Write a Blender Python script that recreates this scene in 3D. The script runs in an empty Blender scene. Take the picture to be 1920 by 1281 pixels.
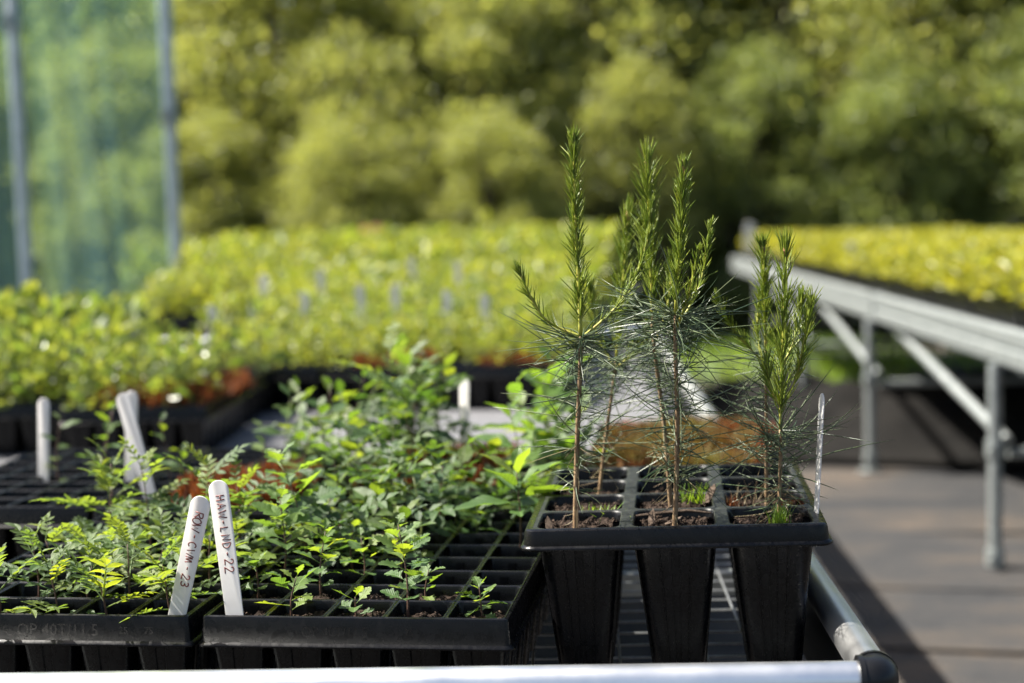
import bpy, math, random
import numpy as np
from mathutils import Vector, Matrix, Euler

R_ = math.radians
random.seed(7)
rng = np.random.default_rng(7)
scene = bpy.context.scene
COL = scene.collection

# ------------------------------------------------------------------ camera
HC = 1.2
cd = bpy.data.cameras.new('camera'); cam = bpy.data.objects.new('camera', cd); COL.objects.link(cam)
cd.sensor_width = 36.0; cd.lens = 52.5; cd.clip_start = 0.05; cd.clip_end = 400
psi, pit, rol = math.atan(410 / 2800.0), R_(4.84), 0.028
fw = Vector((-math.sin(psi) * math.cos(pit), math.cos(psi) * math.cos(pit), -math.sin(pit)))
r0 = Vector((math.cos(psi), math.sin(psi), 0)); u0 = r0.cross(fw)
rv = r0 * math.cos(rol) - u0 * math.sin(rol); uv = u0 * math.cos(rol) + r0 * math.sin(rol)
m = Matrix((rv, uv, -fw)).transposed().to_4x4(); m.translation = (0, 0, HC)
cam.matrix_world = m
cd.dof.use_dof = True; cd.dof.focus_distance = 1.53; cd.dof.aperture_fstop = 2.9; cd.dof.aperture_blades = 0
scene.camera = cam

# ------------------------------------------------------------------ sky + sun
SUN = Vector((-0.90, 0.07, 1.10)).normalized()
w = bpy.data.worlds.new('World'); scene.world = w; w.use_nodes = True
nt = w.node_tree; bg = nt.nodes['Background']
sky = nt.nodes.new('ShaderNodeTexSky'); sky.sky_type = 'NISHITA'; sky.sun_disc = False
sky.sun_elevation = math.asin(SUN.z); sky.sun_rotation = math.atan2(SUN.x, SUN.y)
sky.air_density = 1.0; sky.dust_density = 3.0
nt.links.new(sky.outputs[0], bg.inputs[0]); bg.inputs[1].default_value = 0.065
sl = bpy.data.lights.new('sun', 'SUN'); sl.energy = 5.0; sl.angle = R_(0.5); sl.color = (1.0, 0.95, 0.86)
so = bpy.data.objects.new('sun', sl); COL.objects.link(so)
so.rotation_euler = (-SUN).to_track_quat('-Z', 'Y').to_euler(); so.location = (-6, 4, 9)
vs = scene.view_settings
vs.view_transform = 'Standard'; vs.look = 'None'; vs.gamma = 1; vs.use_curve_mapping = False; vs.exposure = 1.75
scene.render.engine = 'CYCLES'
cy = scene.cycles
cy.max_bounces = 8; cy.diffuse_bounces = 4; cy.glossy_bounces = 3; cy.transmission_bounces = 5; cy.transparent_max_bounces = 12
cy.use_denoising = True; cy.caustics_reflective = False; cy.caustics_refractive = False

# ------------------------------------------------------------------ materials
def mat(name):
    M = bpy.data.materials.new(name); M.use_nodes = True
    return M, M.node_tree.nodes, M.node_tree.links, M.node_tree.nodes['Principled BSDF']

def ramp(nodes, stops):
    n = nodes.new('ShaderNodeValToRGB'); e = n.color_ramp.elements
    while len(e) < len(stops): e.new(0.5)
    for el, (p, c) in zip(e, stops):
        el.position = p; el.color = (*c, 1)
    return n

def noise(nodes, links, scale, detail=5, rough=0.6, coord='Object', stretch=None):
    tc = nodes.new('ShaderNodeTexCoord'); n = nodes.new('ShaderNodeTexNoise')
    n.inputs['Scale'].default_value = scale; n.inputs['Detail'].default_value = detail; n.inputs['Roughness'].default_value = rough
    src = tc.outputs[coord]
    if stretch:
        mp = nodes.new('ShaderNodeMapping'); mp.inputs['Scale'].default_value = stretch
        links.new(src, mp.inputs[0]); src = mp.outputs[0]
    links.new(src, n.inputs['Vector'])
    return n

def bump(nodes, links, bsdf, src, strength, dist):
    b = nodes.new('ShaderNodeBump'); b.inputs['Strength'].default_value = strength; b.inputs['Distance'].default_value = dist
    links.new(src, b.inputs['Height']); links.new(b.outputs[0], bsdf.inputs['Normal'])
    return b

def noisy(name, stops, scale, rough=0.5, metal=0.0, bumps=0.0, bdist=0.002, detail=6, spec=0.5, rough2=None, coord='Object', stretch=None):
    M, N, L, B = mat(name)
    n = noise(N, L, scale, detail, coord=coord, stretch=stretch); r = ramp(N, stops)
    L.new(n.outputs['Fac'], r.inputs[0]); L.new(r.outputs[0], B.inputs['Base Color'])
    B.inputs['Roughness'].default_value = rough; B.inputs['Metallic'].default_value = metal
    B.inputs['Specular IOR Level'].default_value = spec
    if rough2 is not None:
        n2 = noise(N, L, scale * 2.3, 4, coord=coord); mr = N.new('ShaderNodeMapRange')
        mr.inputs[3].default_value = rough; mr.inputs[4].default_value = rough2
        mr.inputs[1].default_value = 0.3; mr.inputs[2].default_value = 0.7
        L.new(n2.outputs['Fac'], mr.inputs[0]); L.new(mr.outputs[0], B.inputs['Roughness'])
    if bumps: bump(N, L, B, n.outputs['Fac'], bumps, bdist)
    return M

def leafmat(name, colour, trans, mixf=0.42, rough=0.42, source='object', veins=False, spread=0.25, spec=0.5):
    """thin leaf: glossy diffuse upper side plus light passing through"""
    M, N, L, B = mat(name)
    if source == 'object':
        oi = N.new('ShaderNodeObjectInfo'); base = oi.outputs['Color']
        tm = N.new('ShaderNodeMix'); tm.data_type = 'RGBA'; tm.blend_type = 'MULTIPLY'; tm.inputs[0].default_value = 1
        L.new(base, tm.inputs[6]); tm.inputs[7].default_value = (*trans, 1); tcol = tm.outputs[2]
    else:
        g = N.new('ShaderNodeNewGeometry')
        c0, c1 = colour
        r = ramp(N, [(0.0, c0), (1.0, c1)]); L.new(g.outputs['Random Per Island'], r.inputs[0]); base = r.outputs[0]
        tm = N.new('ShaderNodeMix'); tm.data_type = 'RGBA'; tm.blend_type = 'MULTIPLY'; tm.inputs[0].default_value = 1
        L.new(base, tm.inputs[6]); tm.inputs[7].default_value = (*trans, 1); tcol = tm.outputs[2]
    B.inputs['Roughness'].default_value = rough; B.inputs['Specular IOR Level'].default_value = spec
    tr = N.new('ShaderNodeBsdfTranslucent')
    if veins:
        uvn = N.new('ShaderNodeUVMap'); sx = N.new('ShaderNodeSeparateXYZ'); L.new(uvn.outputs[0], sx.inputs[0])
        def mth(op, a, b=None):
            n = N.new('ShaderNodeMath'); n.operation = op
            for i, v in enumerate((a, b)):
                if v is None: continue
                if isinstance(v, (int, float)): n.inputs[i].default_value = v
                else: L.new(v, n.inputs[i])
            return n.outputs[0]
        av = mth('ABSOLUTE', sx.outputs[1])
        ph = mth('SUBTRACT', mth('MULTIPLY', sx.outputs[0], 9.0), mth('MULTIPLY', av, 3.2))
        vein = mth('POWER', mth('ABSOLUTE', mth('SINE', mth('MULTIPLY', ph, 3.14159))), 0.35)     # dips at side veins
        mid = mth('MINIMUM', mth('MULTIPLY', av, 9.0), 1.0)
        hgt = mth('MULTIPLY', vein, mid)
        nz = noise(N, L, 420, 3)
        hh = mth('ADD', hgt, mth('MULTIPLY', nz.outputs['Fac'], 0.5))
        bp = bump(N, L, B, hh, 0.5, 0.0007); L.new(bp.outputs[0], tr.inputs['Normal'])
        mx = N.new('ShaderNodeMix'); mx.data_type = 'RGBA'
        lt = N.new('ShaderNodeMix'); lt.data_type = 'RGBA'; lt.blend_type = 'ADD'; lt.inputs[0].default_value = 1
        L.new(base, lt.inputs[6]); lt.inputs[7].default_value = (0.05, 0.07, 0.02, 1)
        L.new(hgt, mx.inputs[0]); L.new(lt.outputs[2], mx.inputs[6]); L.new(base, mx.inputs[7]); base2 = mx.outputs[2]
    else:
        base2 = base
    L.new(base2, B.inputs['Base Color']); L.new(tcol, tr.inputs['Color'])
    ms = N.new('ShaderNodeMixShader'); ms.inputs[0].default_value = mixf
    out = N['Material Output']
    L.new(B.outputs[0], ms.inputs[1]); L.new(tr.outputs[0], ms.inputs[2]); L.new(ms.outputs[0], out.inputs[0])
    return M

MT = {}
MT['tray'] = noisy('black_plastic', [(0.3, (0.0022, 0.0022, 0.0025)), (0.62, (0.0035, 0.0035, 0.004)), (0.82, (0.011, 0.0105, 0.0095))], 55, rough=0.20, rough2=0.36, bumps=0.05, bdist=0.0006, spec=0.22)
MT['tray_dusty'] = noisy('dusty_black_plastic', [(0.32, (0.006, 0.0065, 0.0065)), (0.55, (0.016, 0.018, 0.016)), (0.78, (0.05, 0.056, 0.047))], 38, rough=0.34, rough2=0.60, bumps=0.12, bdist=0.001, spec=0.3)
MT['label'] = noisy('label_plastic', [(0.3, (0.72, 0.70, 0.67)), (0.7, (0.80, 0.785, 0.76))], 60, rough=0.5)
def translucent_label():
    M = MT['label']; N, L = M.node_tree.nodes, M.node_tree.links; B = N['Principled BSDF']
    t = N.new('ShaderNodeBsdfTranslucent'); t.inputs[0].default_value = (0.8, 0.76, 0.72, 1)
    ms = N.new('ShaderNodeMixShader'); ms.inputs[0].default_value = 0.35
    L.new(B.outputs[0], ms.inputs[1]); L.new(t.outputs[0], ms.inputs[2]); L.new(ms.outputs[0], N['Material Output'].inputs[0])
translucent_label()
MT['ink'] = noisy('brown_ink', [(0.3, (0.10, 0.014, 0.011)), (0.7, (0.18, 0.035, 0.025))], 300, rough=0.5)
MT['soil'] = noisy('potting_soil', [(0.28, (0.008, 0.006, 0.005)), (0.5, (0.026, 0.018, 0.014)), (0.66, (0.06, 0.043, 0.033)), (0.8, (0.12, 0.095, 0.075))], 260, rough=0.95, bumps=0.9, bdist=0.002, spec=0.1)
MT['crumb'] = noisy('soil_crumb', [(0.3, (0.012, 0.009, 0.007)), (0.5, (0.04, 0.028, 0.021)), (0.66, (0.085, 0.06, 0.045)), (0.82, (0.24, 0.2, 0.16))], 260, rough=0.95, spec=0.1)
MT['alu'] = noisy('aluminium_tube', [(0.3, (0.68, 0.69, 0.69)), (0.7, (0.82, 0.82, 0.81))], 8, rough=0.33, metal=1.0, rough2=0.42)
MT['galv'] = noisy('galvanised_steel', [(0.3, (0.24, 0.265, 0.265)), (0.55, (0.34, 0.365, 0.36)), (0.75, (0.44, 0.465, 0.46))], 22, rough=0.42, metal=0.75, rough2=0.6, bumps=0.04)
MT['pole'] = noisy('zinc_pole', [(0.3, (0.36, 0.39, 0.40)), (0.7, (0.52, 0.55, 0.56))], 14, rough=0.5, metal=0.5, rough2=0.65)
MT['wire'] = noisy('wire', [(0.3, (0.22, 0.23, 0.23)), (0.7, (0.42, 0.43, 0.43))], 40, rough=0.45, metal=0.8)
MT['liner'] = noisy('woven_liner', [(0.35, (0.08, 0.08, 0.085)), (0.65, (0.15, 0.15, 0.155))], 60, rough=0.7, bumps=0.5, bdist=0.002)
MT['black'] = noisy('black_joint', [(0.3, (0.004, 0.004, 0.0045)), (0.7, (0.007, 0.007, 0.0075))], 80, rough=0.36, bumps=0.05, bdist=0.0004, spec=0.3)
MT['stem'] = noisy('seedling_stem', [(0.3, (0.055, 0.028, 0.022)), (0.6, (0.10, 0.05, 0.03)), (0.8, (0.12, 0.11, 0.04))], 120, rough=0.6, bumps=0.3, bdist=0.0005)
MT['stem_green'] = noisy('green_stem', [(0.3, (0.08, 0.11, 0.025)), (0.7, (0.16, 0.18, 0.04))], 90, rough=0.5)
MT['pine_bark'] = noisy('pine_bark', [(0.3, (0.10, 0.058, 0.030)), (0.5, (0.22, 0.145, 0.08)), (0.72, (0.34, 0.25, 0.15))], 260, rough=0.85, bumps=0.8, bdist=0.0012, spec=0.2, stretch=(1, 1, 0.35))
MT['pine_shoot'] = noisy('pine_shoot', [(0.3, (0.22, 0.24, 0.03)), (0.52, (0.34, 0.33, 0.045)), (0.72, (0.36, 0.22, 0.06))], 130, rough=0.55, bumps=0.5, bdist=0.0008)
MT['chip'] = noisy('weathered_wood', [(0.3, (0.035, 0.024, 0.017)), (0.55, (0.09, 0.065, 0.048)), (0.75, (0.17, 0.13, 0.10))], 240, rough=0.9, bumps=0.6, bdist=0.001, spec=0.15)
MT['bud'] = noisy('pine_bud', [(0.3, (0.2, 0.08, 0.03)), (0.7, (0.42, 0.24, 0.12))], 300, rough=0.6)
MT['leaf'] = leafmat('seedling_leaf', None, (2.7, 2.4, 0.7), 0.45, 0.42, 'object', True)
MT['needle_new'] = leafmat('new_needles', ((0.13, 0.20, 0.028), (0.28, 0.33, 0.055)), (1.9, 1.75, 0.7), 0.42, 0.40, 'island')
MT['needle_old'] = leafmat('old_needles', ((0.04, 0.078, 0.036), (0.14, 0.17, 0.08)), (1.5, 1.5, 0.8), 0.2, 0.36, 'island')
MT['needle_dead'] = leafmat('dead_needles', ((0.12, 0.07, 0.03), (0.30, 0.25, 0.13)), (1.2, 1.1, 0.9), 0.25, 0.5, 'island')
MT['grass'] = leafmat('grass_blades', ((0.09, 0.18, 0.02), (0.19, 0.28, 0.04)), (2.2, 2.0, 0.7), 0.4, 0.45, 'island')
MT['orange_moss'] = leafmat('orange_moss', ((0.06, 0.02, 0.009), (0.22, 0.075, 0.025)), (1.6, 1.3, 0.8), 0.3, 0.7, 'island', spec=0.2)
MT['moss_mix'] = leafmat('ripening_moss', ((0.07, 0.028, 0.012), (0.17, 0.12, 0.035)), (1.6, 1.5, 0.8), 0.3, 0.7, 'island', spec=0.2)
MT['moss_green'] = leafmat('yellow_moss', ((0.08, 0.075, 0.02), (0.17, 0.15, 0.045)), (1.6, 1.5, 0.8), 0.35, 0.6, 'island', spec=0.2)
MT['far_leaf'] = leafmat('bright_seedling_leaf', ((0.11, 0.165, 0.035), (0.22, 0.235, 0.05)), (2.2, 2.0, 0.8), 0.44, 0.45, 'island')
MT['bench_leaf'] = leafmat('yellow_seedling_leaf', ((0.18, 0.21, 0.03), (0.29, 0.28, 0.04)), (2.1, 1.9, 0.7), 0.44, 0.45, 'island')
MT['left_leaf'] = leafmat('mid_seedling_leaf', ((0.07, 0.12, 0.035), (0.18, 0.21, 0.05)), (2.3, 2.1, 0.8), 0.42, 0.38, 'island')
MT['pink_leaf'] = leafmat('pink_leaf', ((0.42, 0.2, 0.17), (0.55, 0.34, 0.27)), (1.3, 1.0, 0.9), 0.35, 0.5, 'island')
MT['hedge_a'] = leafmat('willow_leaf', ((0.14, 0.175, 0.058), (0.30, 0.31, 0.115)), (1.9, 1.8, 0.9), 0.5, 0.42, 'island')
MT['hedge_b'] = leafmat('hazel_leaf', ((0.105, 0.15, 0.052), (0.235, 0.265, 0.10)), (1.9, 1.8, 0.9), 0.5, 0.42, 'island')
MT['trunk'] = noisy('tree_bark', [(0.3, (0.035, 0.027, 0.02)), (0.7, (0.11, 0.09, 0.07))], 9, rough=0.9, bumps=0.8, bdist=0.02, stretch=(1, 1, 0.25))
MT['tarp'] = noisy('black_sheeting', [(0.3, (0.006, 0.006, 0.006)), (0.7, (0.015, 0.014, 0.013))], 6, rough=0.9, bumps=0.5, bdist=0.01, spec=0.05)

def ground_mat():
    M, N, L, B = mat('ground_fabric')
    n = noise(N, L, 1.3, 7, 0.62, stretch=(1, 1.6, 1)); n2 = noise(N, L, 55, 6, 0.7)
    r = ramp(N, [(0.34, (0.022, 0.023, 0.025)), (0.46, (0.036, 0.036, 0.037)), (0.57, (0.055, 0.048, 0.042)), (0.70, (0.105, 0.08, 0.06))])
    ad = N.new('ShaderNodeMath'); ad.operation = 'MULTIPLY_ADD'; ad.inputs[1].default_value = 0.35
    L.new(n2.outputs['Fac'], ad.inputs[0])
    sb = N.new('ShaderNodeMath'); sb.operation = 'SUBTRACT'; sb.inputs[1].default_value = 0.17
    L.new(n.outputs['Fac'], sb.inputs[0]); L.new(sb.outputs[0], ad.inputs[2])
    L.new(ad.outputs[0], r.inputs[0]); L.new(r.outputs[0], B.inputs['Base Color'])
    B.inputs['Roughness'].default_value = 0.85; B.inputs['Specular IOR Level'].default_value = 0.25
    bump(N, L, B, n2.outputs['Fac'], 0.6, 0.01)
    return M
MT['ground'] = ground_mat()

def net_mat():
    M, N, L, B = mat('teal_windbreak_net')
    n = noise(N, L, 3.0, 4, stretch=(2.5, 1, 0.5)); r = ramp(N, [(0.3, (0.17, 0.34, 0.32)), (0.7, (0.25, 0.43, 0.41))])
    L.new(n.outputs['Fac'], r.inputs[0]); L.new(r.outputs[0], B.inputs['Base Color'])
    B.inputs['Roughness'].default_value = 0.6
    t = N.new('ShaderNodeBsdfTranslucent'); L.new(r.outputs[0], t.inputs[0])
    m1 = N.new('ShaderNodeMixShader'); m1.inputs[0].default_value = 0.5
    L.new(B.outputs[0], m1.inputs[1]); L.new(t.outputs[0], m1.inputs[2])
    tp = N.new('ShaderNodeBsdfTransparent'); tp.inputs[0].default_value = (0.80, 0.97, 0.95, 1)
    m2 = N.new('ShaderNodeMixShader')
    mr = N.new('ShaderNodeMapRange'); mr.inputs[1].default_value = 0.3; mr.inputs[2].default_value = 0.7
    mr.inputs[3].default_value = 0.56; mr.inputs[4].default_value = 0.71
    L.new(n.outputs['Fac'], mr.inputs[0]); L.new(mr.outputs[0], m2.inputs[0])
    L.new(m1.outputs[0], m2.inputs[1]); L.new(tp.outputs[0], m2.inputs[2]); L.new(m2.outputs[0], N['Material Output'].inputs[0])
    return M
MT['net'] = net_mat()

# ------------------------------------------------------------------ mesh helpers
def mesh_from(name, V, F, smooth=False, uvs=None):
    me = bpy.data.meshes.new(name)
    me.from_pydata([tuple(v) for v in V], [], F)
    if smooth: me.polygons.foreach_set('use_smooth', [True] * len(me.polygons))
    if uvs is not None:
        ul = me.uv_layers.new(name='UVMap'); li = np.empty(len(me.loops), int); me.loops.foreach_get('vertex_index', li)
        ul.data.foreach_set('uv', np.asarray(uvs, float)[li].ravel())
    me.update()
    return me

def mesh_np(name, V, F, smooth=False):
    """V (n,3), F (m,k) equal polygons"""
    me = bpy.data.meshes.new(name); V = np.asarray(V, np.float32); F = np.asarray(F, np.int32); k = F.shape[1]
    me.vertices.add(len(V)); me.vertices.foreach_set('co', V.ravel())
    me.loops.add(F.size); me.loops.foreach_set('vertex_index', F.ravel())
    me.polygons.add(len(F)); me.polygons.foreach_set('loop_start', np.arange(0, F.size, k, dtype=np.int32))
    me.polygons.foreach_set('loop_total', np.full(len(F), k, np.int32))
    if smooth: me.polygons.foreach_set('use_smooth', np.ones(len(F), bool))
    me.update(calc_edges=True)
    return me

class MB:
    def __init__(s): s.V = []; s.F = []; s.mi = []
    def add(s, V, F, mi=0):
        o = len(s.V); s.V += [tuple(v) for v in V]; s.F += [tuple(i + o for i in f) for f in F]; s.mi += [mi] * len(F)
    def box(s, c, size, rot=None, mi=0):
        hx, hy, hz = (d / 2 for d in size); P = [Vector((x, y, z)) for x in (-hx, hx) for y in (-hy, hy) for z in (-hz, hz)]
        if rot is not None: P = [rot @ p for p in P]
        P = [p + Vector(c) for p in P]
        s.add(P, [(0, 1, 3, 2), (4, 6, 7, 5), (0, 4, 5, 1), (2, 3, 7, 6), (0, 2, 6, 4), (1, 5, 7, 3)], mi)
    def tube(s, pts, rad, n=8, mi=0, cap=True):
        pts = [Vector(p) for p in pts]; k = len(pts)
        rad = rad if hasattr(rad, '__len__') else [rad] * k
        V = []; F = []; prev = None
        for i, p in enumerate(pts):
            t = (pts[min(i + 1, k - 1)] - pts[max(i - 1, 0)]).normalized()
            if prev is None:
                a = Vector((1, 0, 0)) if abs(t.x) < 0.8 else Vector((0, 1, 0)); prev = (a - t * a.dot(t)).normalized()
            else: prev = (prev - t * prev.dot(t)).normalized()
            b = t.cross(prev)
            for j in range(n):
                an = 2 * math.pi * j / n
                V.append(p + (prev * math.cos(an) + b * math.sin(an)) * rad[i])
        for i in range(k - 1):
            for j in range(n):
                F.append((i * n + j, i * n + (j + 1) % n, (i + 1) * n + (j + 1) % n, (i + 1) * n + j))
        if cap:
            F.append(tuple(reversed(range(n)))); F.append(tuple((k - 1) * n + j for j in range(n)))
        s.add(V, F, mi)
    def loops(s, loops, mi=0, close0=False, close1=False):
        n = len(loops[0]); V = [p for l in loops for p in l]; F = []
        for i in range(len(loops) - 1):
            for j in range(n):
                F.append((i * n + j, i * n + (j + 1) % n, (i + 1) * n + (j + 1) % n, (i + 1) * n + j))
        if close0: F.append(tuple(reversed(range(n))))
        if close1: F.append(tuple((len(loops) - 1) * n + j for j in range(n)))
        s.add(V, F, mi)
    def mesh(s, name, mats, smooth=True, angle=35):
        me = mesh_from(name, s.V, s.F, smooth)
        for mm in (mats if isinstance(mats, (list, tuple)) else [mats]): me.materials.append(mm)
        if any(s.mi): me.polygons.foreach_set('material_index', s.mi)
        if smooth and angle: me.set_sharp_from_angle(angle=R_(angle))
        return me

def link(name, me, parent=None, loc=None, rot=None):
    o = bpy.data.objects.new(name, me); COL.objects.link(o)
    if parent is not None: o.parent = parent
    if loc is not None: o.location = loc
    if rot is not None: o.rotation_euler = rot
    return o

def tag(o, label, cat, group=None, kind=None):
    if label: o['label'] = label
    if cat: o['category'] = cat
    if group: o['group'] = group
    if kind: o['kind'] = kind
    return o

def thing(name, label, cat, loc=(0, 0, 0), rot=(0, 0, 0), group=None):
    o = bpy.data.objects.new(name, None); COL.objects.link(o); o.location = loc; o.rotation_euler = rot
    o.empty_display_size = 0.05
    return tag(o, label, cat, group)

def setmat(me, *ms):
    for x in ms: me.materials.append(x)
    return me

# ------------------------------------------------------------------ ground
def ground():
    n = 60; xs = np.concatenate([np.linspace(-60, -8, 8)[:-1], np.linspace(-8, 6, n), np.linspace(6, 60, 8)[1:]])
    ys = np.concatenate([np.linspace(-20, -1, 4)[:-1], np.linspace(-1, 16, n), np.linspace(16, 120, 10)[1:]])
    X, Y = np.meshgrid(xs, ys); Z = 0.012 * np.sin(X * 2.1 + 0.7 * Y) * np.sin(Y * 1.7 - X * 0.4) + 0.006 * np.sin(X * 7 + Y * 3)
    V = np.stack([X, Y, Z], -1).reshape(-1, 3); nx = len(xs); ii = np.arange(len(ys) - 1)[:, None] * nx + np.arange(nx - 1)[None]
    F = np.stack([ii, ii + 1, ii + nx + 1, ii + nx], -1).reshape(-1, 4)
    o = link('ground', setmat(mesh_np('ground', V, F, True), MT['ground'])); o['kind'] = 'structure'
    o['label'] = 'grey weed fabric and brown dirt covering the ground'
ground()

def fabric_strips():
    # overlapping runs of weed fabric: each run ends in a small raised hem
    for i, (y0, y1) in enumerate(((3.3, 3.98), (3.95, 4.62), (4.6, 5.42), (5.4, 6.3))):
        xs = np.linspace(-0.2, 3.2, 40); ys = np.linspace(y0, y1, 10)
        X, Y = np.meshgrid(xs, ys); e = np.minimum(Y - y0, y1 - Y)
        Z = 0.026 + 0.004 * i + 0.010 * np.exp(-(e / 0.03) ** 2) * (0.6 + 0.4 * np.sin(X * 5 + i)) + 0.005 * np.sin(X * 3.1 + i * 2) * np.sin(Y * 9)
        Y2 = Y + 0.11 * X * -0.35 + 0.02 * np.sin(X * 2.3 + i)
        V = np.stack([X, Y2, Z], -1).reshape(-1, 3); nx = 40; ii = np.arange(9)[:, None] * nx + np.arange(nx - 1)[None]
        F = np.stack([ii, ii + 1, ii + nx + 1, ii + nx], -1).reshape(-1, 4)
        o = link('fabric_path', setmat(mesh_np('fabric_path', V, F, True), MT['ground'])); o['kind'] = 'structure'
fabric_strips()

def blades(name, pts, h, wid, bend, m, seed, lean=0.35):
    g = np.random.default_rng(seed); n = len(pts); P = np.asarray(pts, float)
    az = g.uniform(0, 2 * np.pi, n); hh = h * g.uniform(0.55, 1.15, n); ln = g.normal(0, lean, n)
    d = np.stack([np.cos(az), np.sin(az), 0 * az], 1); s = np.stack([-np.sin(az), np.cos(az), 0 * az], 1) * (wid / 2)
    up = np.array([0, 0, 1.0])
    def at(t): return P + d * (ln * hh * t + bend * hh * t * t)[:, None] + up * (hh * t)[:, None]
    V = np.stack([at(0) - s, at(0) + s, at(.5) - s * .8, at(.5) + s * .8, at(.85) - s * .45, at(.85) + s * .45, at(1) - s * .06, at(1) + s * .06], 1).reshape(-1, 3)
    b = np.arange(n)[:, None] * 8
    F = np.concatenate([b + np.array([[0, 1, 3, 2]]), b + np.array([[2, 3, 5, 4]]), b + np.array([[4, 5, 7, 6]])])
    return setmat(mesh_np(name, V, F), m)

def grass():
    n = 9000
    P = np.stack([rng.uniform(-6, 6, n), rng.uniform(9.6, 13.4, n), np.zeros(n)], 1)
    keep = (np.sin(P[:, 0] * 1.7 + 1) + np.sin(P[:, 1] * 2.3) + rng.normal(0, .6, n)) > -0.2
    o = link('grass', blades('grass', P[keep], 0.14, 0.02, 0.3, MT['grass'], 3))
    tag(o, 'bright green grass along the foot of the hedge', 'grass', kind='stuff')
grass()

# ------------------------------------------------------------------ foliage clouds
def rand_dirs(n, g):
    v = g.normal(size=(n, 3)); return v / np.linalg.norm(v, axis=1, keepdims=True)

def leaf_quads(P, D, S, g, wid=0.55, fold=0.18):
    """folded six-point leaves (two quads each) at P pointing along D, length S"""
    n = len(P); a = rand_dirs(n, g); W = np.cross(D, a); W /= np.linalg.norm(W, axis=1, keepdims=True) + 1e-9; N = np.cross(W, D)
    up = np.where(N[:, 2:3] < 0, -1.0, 1.0); N = N * up; W = W * up
    S = S[:, None]; w_ = S * wid / 2; f = S * fold * wid
    base = P; tip = P + D * S - N * f * 0.9
    l1 = P + D * S * .3 + W * w_ + N * f; l2 = P + D * S * .68 + W * w_ * .85 + N * f * .6
    r1 = P + D * S * .3 - W * w_ + N * f; r2 = P + D * S * .68 - W * w_ * .85 + N * f * .6
    V = np.stack([base, l1, l2, tip, r2, r1], 1).reshape(-1, 3); b = np.arange(n)[:, None] * 6
    F = np.concatenate([b + np.array([[0, 3, 2, 1]]), b + np.array([[0, 5, 4, 3]])])
    return V, F

def crown_mesh(name, seed, nclump, per, dims, m, leaf=0.085, cr=(0.3, 0.62)):
    g = np.random.default_rng(seed); d = rand_dirs(nclump, g); d[:, 2] = np.abs(d[:, 2]) * np.where(g.random(nclump) < .5, 1, -1)
    c = d * np.array(dims) * (g.uniform(0.45, 1.0, nclump) ** 0.6)[:, None]
    rad = g.uniform(*cr, nclump)
    idx = np.repeat(np.arange(nclump), per); n = len(idx)
    q = rand_dirs(n, g); r = rad[idx] * (g.uniform(0.15, 1, n) ** 0.5)
    P = c[idx] + q * r[:, None] * np.array([1.1, 1.0, 0.8])
    D = q * 0.7 + rand_dirs(n, g) * 0.8 + np.array([0, 0, 0.15]); D /= np.linalg.norm(D, axis=1, keepdims=True)
    V, F = leaf_quads(P, D, leaf * g.uniform(0.55, 1.2, n), g)
    return setmat(mesh_np(name, V, F), m), c

def tree_trunk(name, seed, h, centres, zc):
    g = random.Random(seed); b = MB(); pts = []; x = y = 0
    for i in range(7):
        t = i / 6; pts.append((x, y, t * h)); x += g.uniform(-.12, .12); y += g.uniform(-.12, .12)
    b.tube(pts, [0.13 * (1 - .8 * i / 6) + .015 for i in range(7)], 8)
    for k in range(16):
        c = Vector(centres[g.randrange(len(centres))]) + Vector((0, 0, zc)); s = Vector(pts[g.randrange(1, 5)])
        mid = s.lerp(c, .5) + Vector((g.uniform(-.15, .15), g.uniform(-.15, .15), .2))
        b.tube([s, mid, c], [0.045, 0.03, 0.01], 5)
    return b.mesh(name, MT['trunk'], True, None)

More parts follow.
